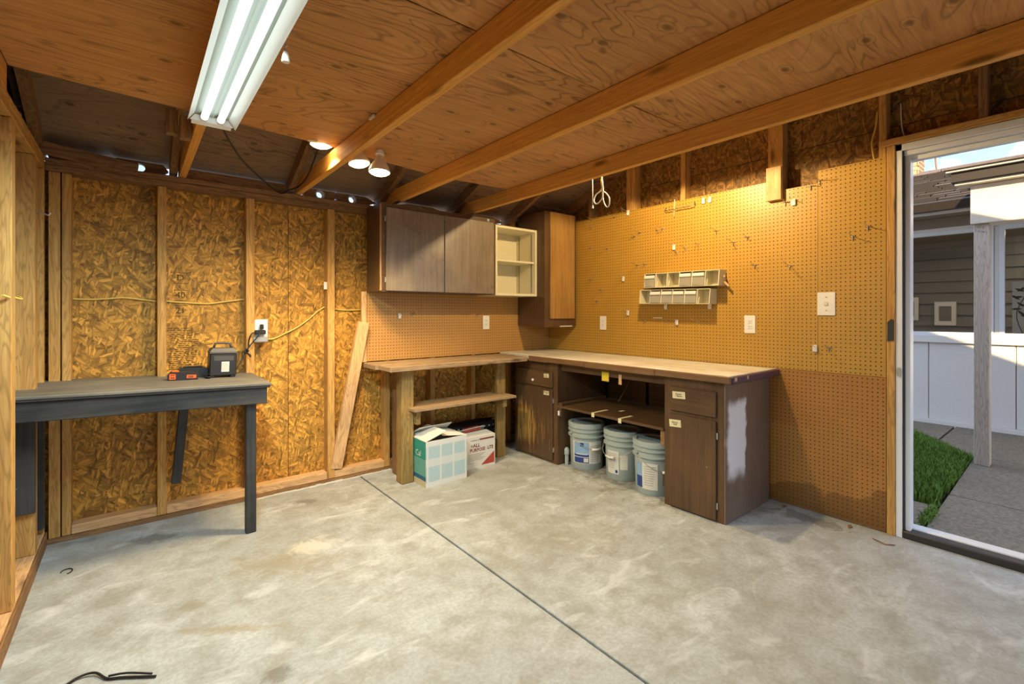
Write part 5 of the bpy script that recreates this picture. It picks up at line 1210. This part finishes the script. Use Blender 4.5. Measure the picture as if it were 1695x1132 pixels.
# pull chain with a white bell knob
ch_ = empty('pull_chain', (0.36, 1.548, 2.1)); tag(ch_, 'beaded pull chain with white knob hanging beside the shop light', 'pull chain')
bm = bmesh.new(); random.seed(1)
for k in range(34): bmesh.ops.create_uvsphere(bm, u_segments=6, v_segments=4, radius=0.0017, matrix=Matrix.Translation((0.36, 1.548, 2.112 + k * 0.0043)))
add_tube(bm, [(0.36, 1.548, 2.105), (0.36, 1.548, 2.258)], 0.0006, 5); from_bm('bead_chain', bm, 'zinc', ch_)
tube('chain_link', [(0.36, 1.548, 2.112), (0.363, 1.546, 2.104), (0.358, 1.55, 2.098), (0.361, 1.547, 2.09), (0.36, 1.548, 2.084)], 0.003, 'ceramic', ch_, 7, 3)
lathe('knob', [(0, 0), (0.0105, 0.001), (0.012, 0.004), (0.0095, 0.022), (0.0055, 0.034), (0, 0.036)], 'white', ch_, (0.36, 1.548, 2.053), 18)
# flood bulbs near the loft edge
def flood(loc, tilt, label, mount=True, glow='flood_glow', sc=1.0, watts=34, cone=132, blend=0.55):
    t = empty('flood_bulb', loc, tilt); tag(t, label, 'light bulb', 'warm flood bulbs at the loft edge')
    S = lambda pr: [(a * sc, b * sc) for a, b in pr]
    lathe('reflector', S([(0.060, 0.0), (0.0635, 0.006), (0.055, 0.03), (0.035, 0.066), (0.021, 0.085), (0.019, 0.098)]), 'ceramic', t, seg=28, local=True, caps=False)
    lathe('lens', S([(0.0, -0.020), (0.022, -0.018), (0.042, -0.011), (0.055, -0.003), (0.0605, 0.002)]), glow, t, seg=28, local=True, caps=False)
    lathe('socket', S([(0.0, 0.135), (0.022, 0.135), (0.026, 0.12), (0.026, 0.108), (0.021, 0.104), (0.021, 0.097), (0.0, 0.097)]), 'white', t, seg=20, local=True, caps=False)
    ld = bpy.data.lights.new('flood_light', 'SPOT'); ld.energy = watts; ld.color = (1.0, 0.72, 0.36); ld.spot_size = R(cone); ld.spot_blend = blend; ld.shadow_soft_size = 0.03
    lo = bpy.data.objects.new('flood_light', ld); COL.objects.link(lo); lo.parent = t; lo.location = (0, 0, -0.052)
    return t
flood((1.135, 2.668, 2.124), (R(-3), R(3), 0), 'warm flood bulb with white socket, right one of the pair beside the second joist')
flood((1.050, 2.765, 2.182), (R(-7), R(-4), 0), 'warm flood bulb partly hidden behind the joist, left one of the pair')
flood((0.85, 2.83, 2.268), (R(0), R(0), 0), 'bright flood bulb left of the joist tucked behind the loft edge')
box('lamp_board', 0.96, 1.30, 2.83, 2.91, 2.325, 2.345, 'old_x', rf, 0.002)
box('lamp_board', 0.70, 0.905, 2.85, 2.90, 2.405, 2.425, 'old_x', rf, 0.002)
fb = flood((2.62, 1.80, 2.43), (0, 0, 0), 'warm flood bulb hidden above the third joist near the pegboard', glow='spot_glow', watts=54, cone=174, blend=0.14)
box('lamp_board', 2.322, 2.90, 1.77, 1.84, 2.566, 2.585, 'old_x', rf, 0.002)
# black cord from the shop light to the flood bulbs
o = tube('lamp_cord', [(0.285, 2.386, 2.125), (0.42, 2.75, 2.09), (0.60, 3.15, 2.095), (0.78, 3.52, 2.115), (0.862, 3.60, 2.166), (0.897, 3.50, 2.175), (0.897, 3.30, 2.195), (0.895, 3.18, 2.24), (0.89, 3.06, 2.29), (0.86, 2.93, 2.30), (0.845, 2.89, 2.36)], 0.0055, 'rubber', None, 8, 6); tag(o, 'black cord sagging from the shop light to the flood bulbs', 'cord')
o = tube('lamp_cord', [(0.845, 2.91, 2.31), (0.80, 2.90, 2.30), (0.815, 2.94, 2.27), (0.86, 2.97, 2.285)], 0.005, 'rubber', None, 8, 6); tag(o, 'short loop of black cord beside the left flood bulb', 'cord')
o = box('staple_tag', 0.905, 0.917, 2.20, 2.26, 2.245, 2.258, 'paper', None, 0.001); tag(o, 'small white paper tag on the side of the second joist', 'tag')
o = box('paper_scrap', 0.76, 0.81, 2.755, 2.79, 2.2585, 2.2605, 'tape', None, 0); tag(o, 'pale paper scrap under the loft edge beside left flood bulb', 'scrap')
# white cord and pull string on the third joist
wr_ = empty('hanging_cord', (2.335, 2.0, 2.14)); tag(wr_, 'white looped cord and pull string hanging from the third joist', 'cord')
X_ = 2.345
tube('loop', [(X_, 1.995, 2.17), (X_, 1.992, 2.10), (X_, 2.010, 2.075), (X_, 2.045, 2.06), (X_, 2.062, 2.025), (X_, 2.04, 2.00), (X_, 2.00, 2.02), (X_, 1.985, 2.06), (X_, 1.99, 2.13), (X_, 1.999, 2.15), (X_, 1.988, 2.08), (X_, 1.962, 2.055), (X_, 1.935, 2.02), (X_, 1.935, 1.975), (X_, 1.955, 1.965), (X_, 1.978, 2.00), (X_, 1.99, 2.06), (X_, 1.993, 2.165)], 0.0042, 'rope', wr_, 7, 5)
tube('pull_string', [(X_, 2.072, 2.17), (X_, 2.072, 1.995)], 0.0028, 'rope', wr_, 6)
lathe('string_knob', [(0, 0), (0.007, 0.001), (0.006, 0.014), (0.002, 0.02), (0, 0.02)], 'rope', wr_, (X_, 2.072, 1.976), 12)

# ================================================================== CABLES AND SMALL THINGS
def cable(name, pts, label, r=0.0055, m='cable'): o = tube(name, pts, r, m, None, 8, 6); return tag(o, label, 'cable')
Yc = YO - 0.008
cable('cable', [(-0.278, Yc, 1.372), (-0.2, Yc, 1.370), (-0.12, Yc, 1.376), (-0.05, Yc, 1.383), (0.03, Yc, 1.374), (0.112, Yc, 1.362)], 'yellow cable crossing the strand board bay at the left corner')
cable('cable', [(0.158, Yc, 1.366), (0.25, Yc, 1.358), (0.38, Yc, 1.352), (0.48, Yc, 1.366), (0.598, Yc, 1.385)], 'yellow cable crossing the stamped strand board bay above the bench')
cable('cable', [(0.734, Yc - 0.01, 1.102), (0.79, Yc, 1.105), (0.86, Yc, 1.138), (0.95, Yc, 1.185), (1.03, Yc, 1.245), (1.09, Yc, 1.30), (1.143, Yc, 1.335)], 'yellow cable rising from the outlet box to the next stud')
cable('cable', [(1.197, Yc, 1.335), (1.24, Yc, 1.318), (1.32, Yc, 1.312), (1.43, Yc, 1.315)], 'short yellow cable between the stud and the pegboard edge')
cable('cable', [(XS + 0.05, 0.826, 2.50), (XS + 0.05, 0.835, 2.41), (XS + 0.045, 0.852, 2.33), (XS + 0.03, 0.845, 2.27), (XS + 0.012, 0.832, 2.205)], 'yellow cable dropping behind the pegboard beside the door jamb')
cable('cable', [(XL - 0.02, 2.70, 1.36), (XL - 0.005, 2.735, 1.352)], 'stub of yellow cable entering the nearest left stud')
cable('cable', [(XL - 0.03, 2.822, 1.365), (XL + 0.006, 2.88, 1.35), (XL - 0.006, 2.94, 1.36), (XL - 0.05, 3.0, 1.37)], 'yellow cable looping out between the two nearest left studs')
cable('cable', [(XG - 0.02, 0.72, 2.52), (XG - 0.02, 0.715, 2.38), (XG - 0.02, 0.70, 2.31)], 'thin white wire hanging above the door header', 0.0028, 'rope')
# coat hook on a left stud
hk = tube('coat_hook', [(XL + 0.001, 3.33, 1.80), (XL + 0.02, 3.33, 1.80), (XL + 0.045, 3.33, 1.785), (XL + 0.055, 3.33, 1.80)], 0.004, 'zinc', None, 7, 3); tag(hk, 'metal hook screwed to the left corner stud', 'hook')
nl = box('wall_tag', 1.118, 1.142, YB + 0.01, YB + 0.012, 1.47, 1.525, 'paper', None, 0); tag(nl, 'small white paper tag on the stud left of the leaning board', 'tag')
# floor litter
bw = empty('bent_wire', (-0.08, 2.16, 0.0)); tag(bw, 'bent dark wire with doubled end lying on the concrete at bottom left', 'wire')
tube('strand', [(-0.21, 2.20, 0.006), (-0.16, 2.245, 0.007), (-0.11, 2.235, 0.010), (-0.075, 2.18, 0.006), (-0.03, 2.15, 0.006), (0.06, 2.085, 0.006)], 0.0040, 'rubber', bw, 7, 6)
tube('strand', [(-0.07, 2.185, 0.009), (-0.02, 2.158, 0.012), (0.05, 2.105, 0.008)], 0.0035, 'rubber', bw, 7, 4)
o = tube('wire_ring', [(-0.262 + 0.022 * math.cos(a), 3.215 + 0.030 * math.sin(a), 0.003) for a in (R(k * 24 - 80) for k in range(12))], 0.0024, 'rubber', None, 6); tag(o, 'small open wire ring on the floor near the left wall', 'wire')
o = tube('twig', [(3.285, 0.80, 0.004), (3.25, 0.735, 0.006), (3.285, 0.70, 0.004)], 0.0030, 'old_x', None, 6); tag(o, 'bent twig on the floor in front of the door jamb', 'twig')
for q, (x, y, lb_) in enumerate(((3.36, 0.93, 'brown leaf scrap on the floor under the stained pegboard'), (3.37, 1.30, 'brown leaf scrap on the floor at the corner of the end cabinet'))):
    bm = bmesh.new(); vs_ = [bm.verts.new((x + a, y + b, 0.003 + c)) for a, b, c in ((-0.03, 0, 0), (-0.005, 0.012, 0.006), (0.03, 0.004, 0.002), (0.0, -0.010, 0.004))]; bm.faces.new(vs_)
    r_ = bmesh.ops.extrude_face_region(bm, geom=bm.faces[:]); bmesh.ops.translate(bm, verts=[v for v in r_['geom'] if isinstance(v, bmesh.types.BMVert)], vec=(0, 0, 0.0015))
    tag(from_bm('leaf', bm, 'old_x', None), lb_, 'leaf')
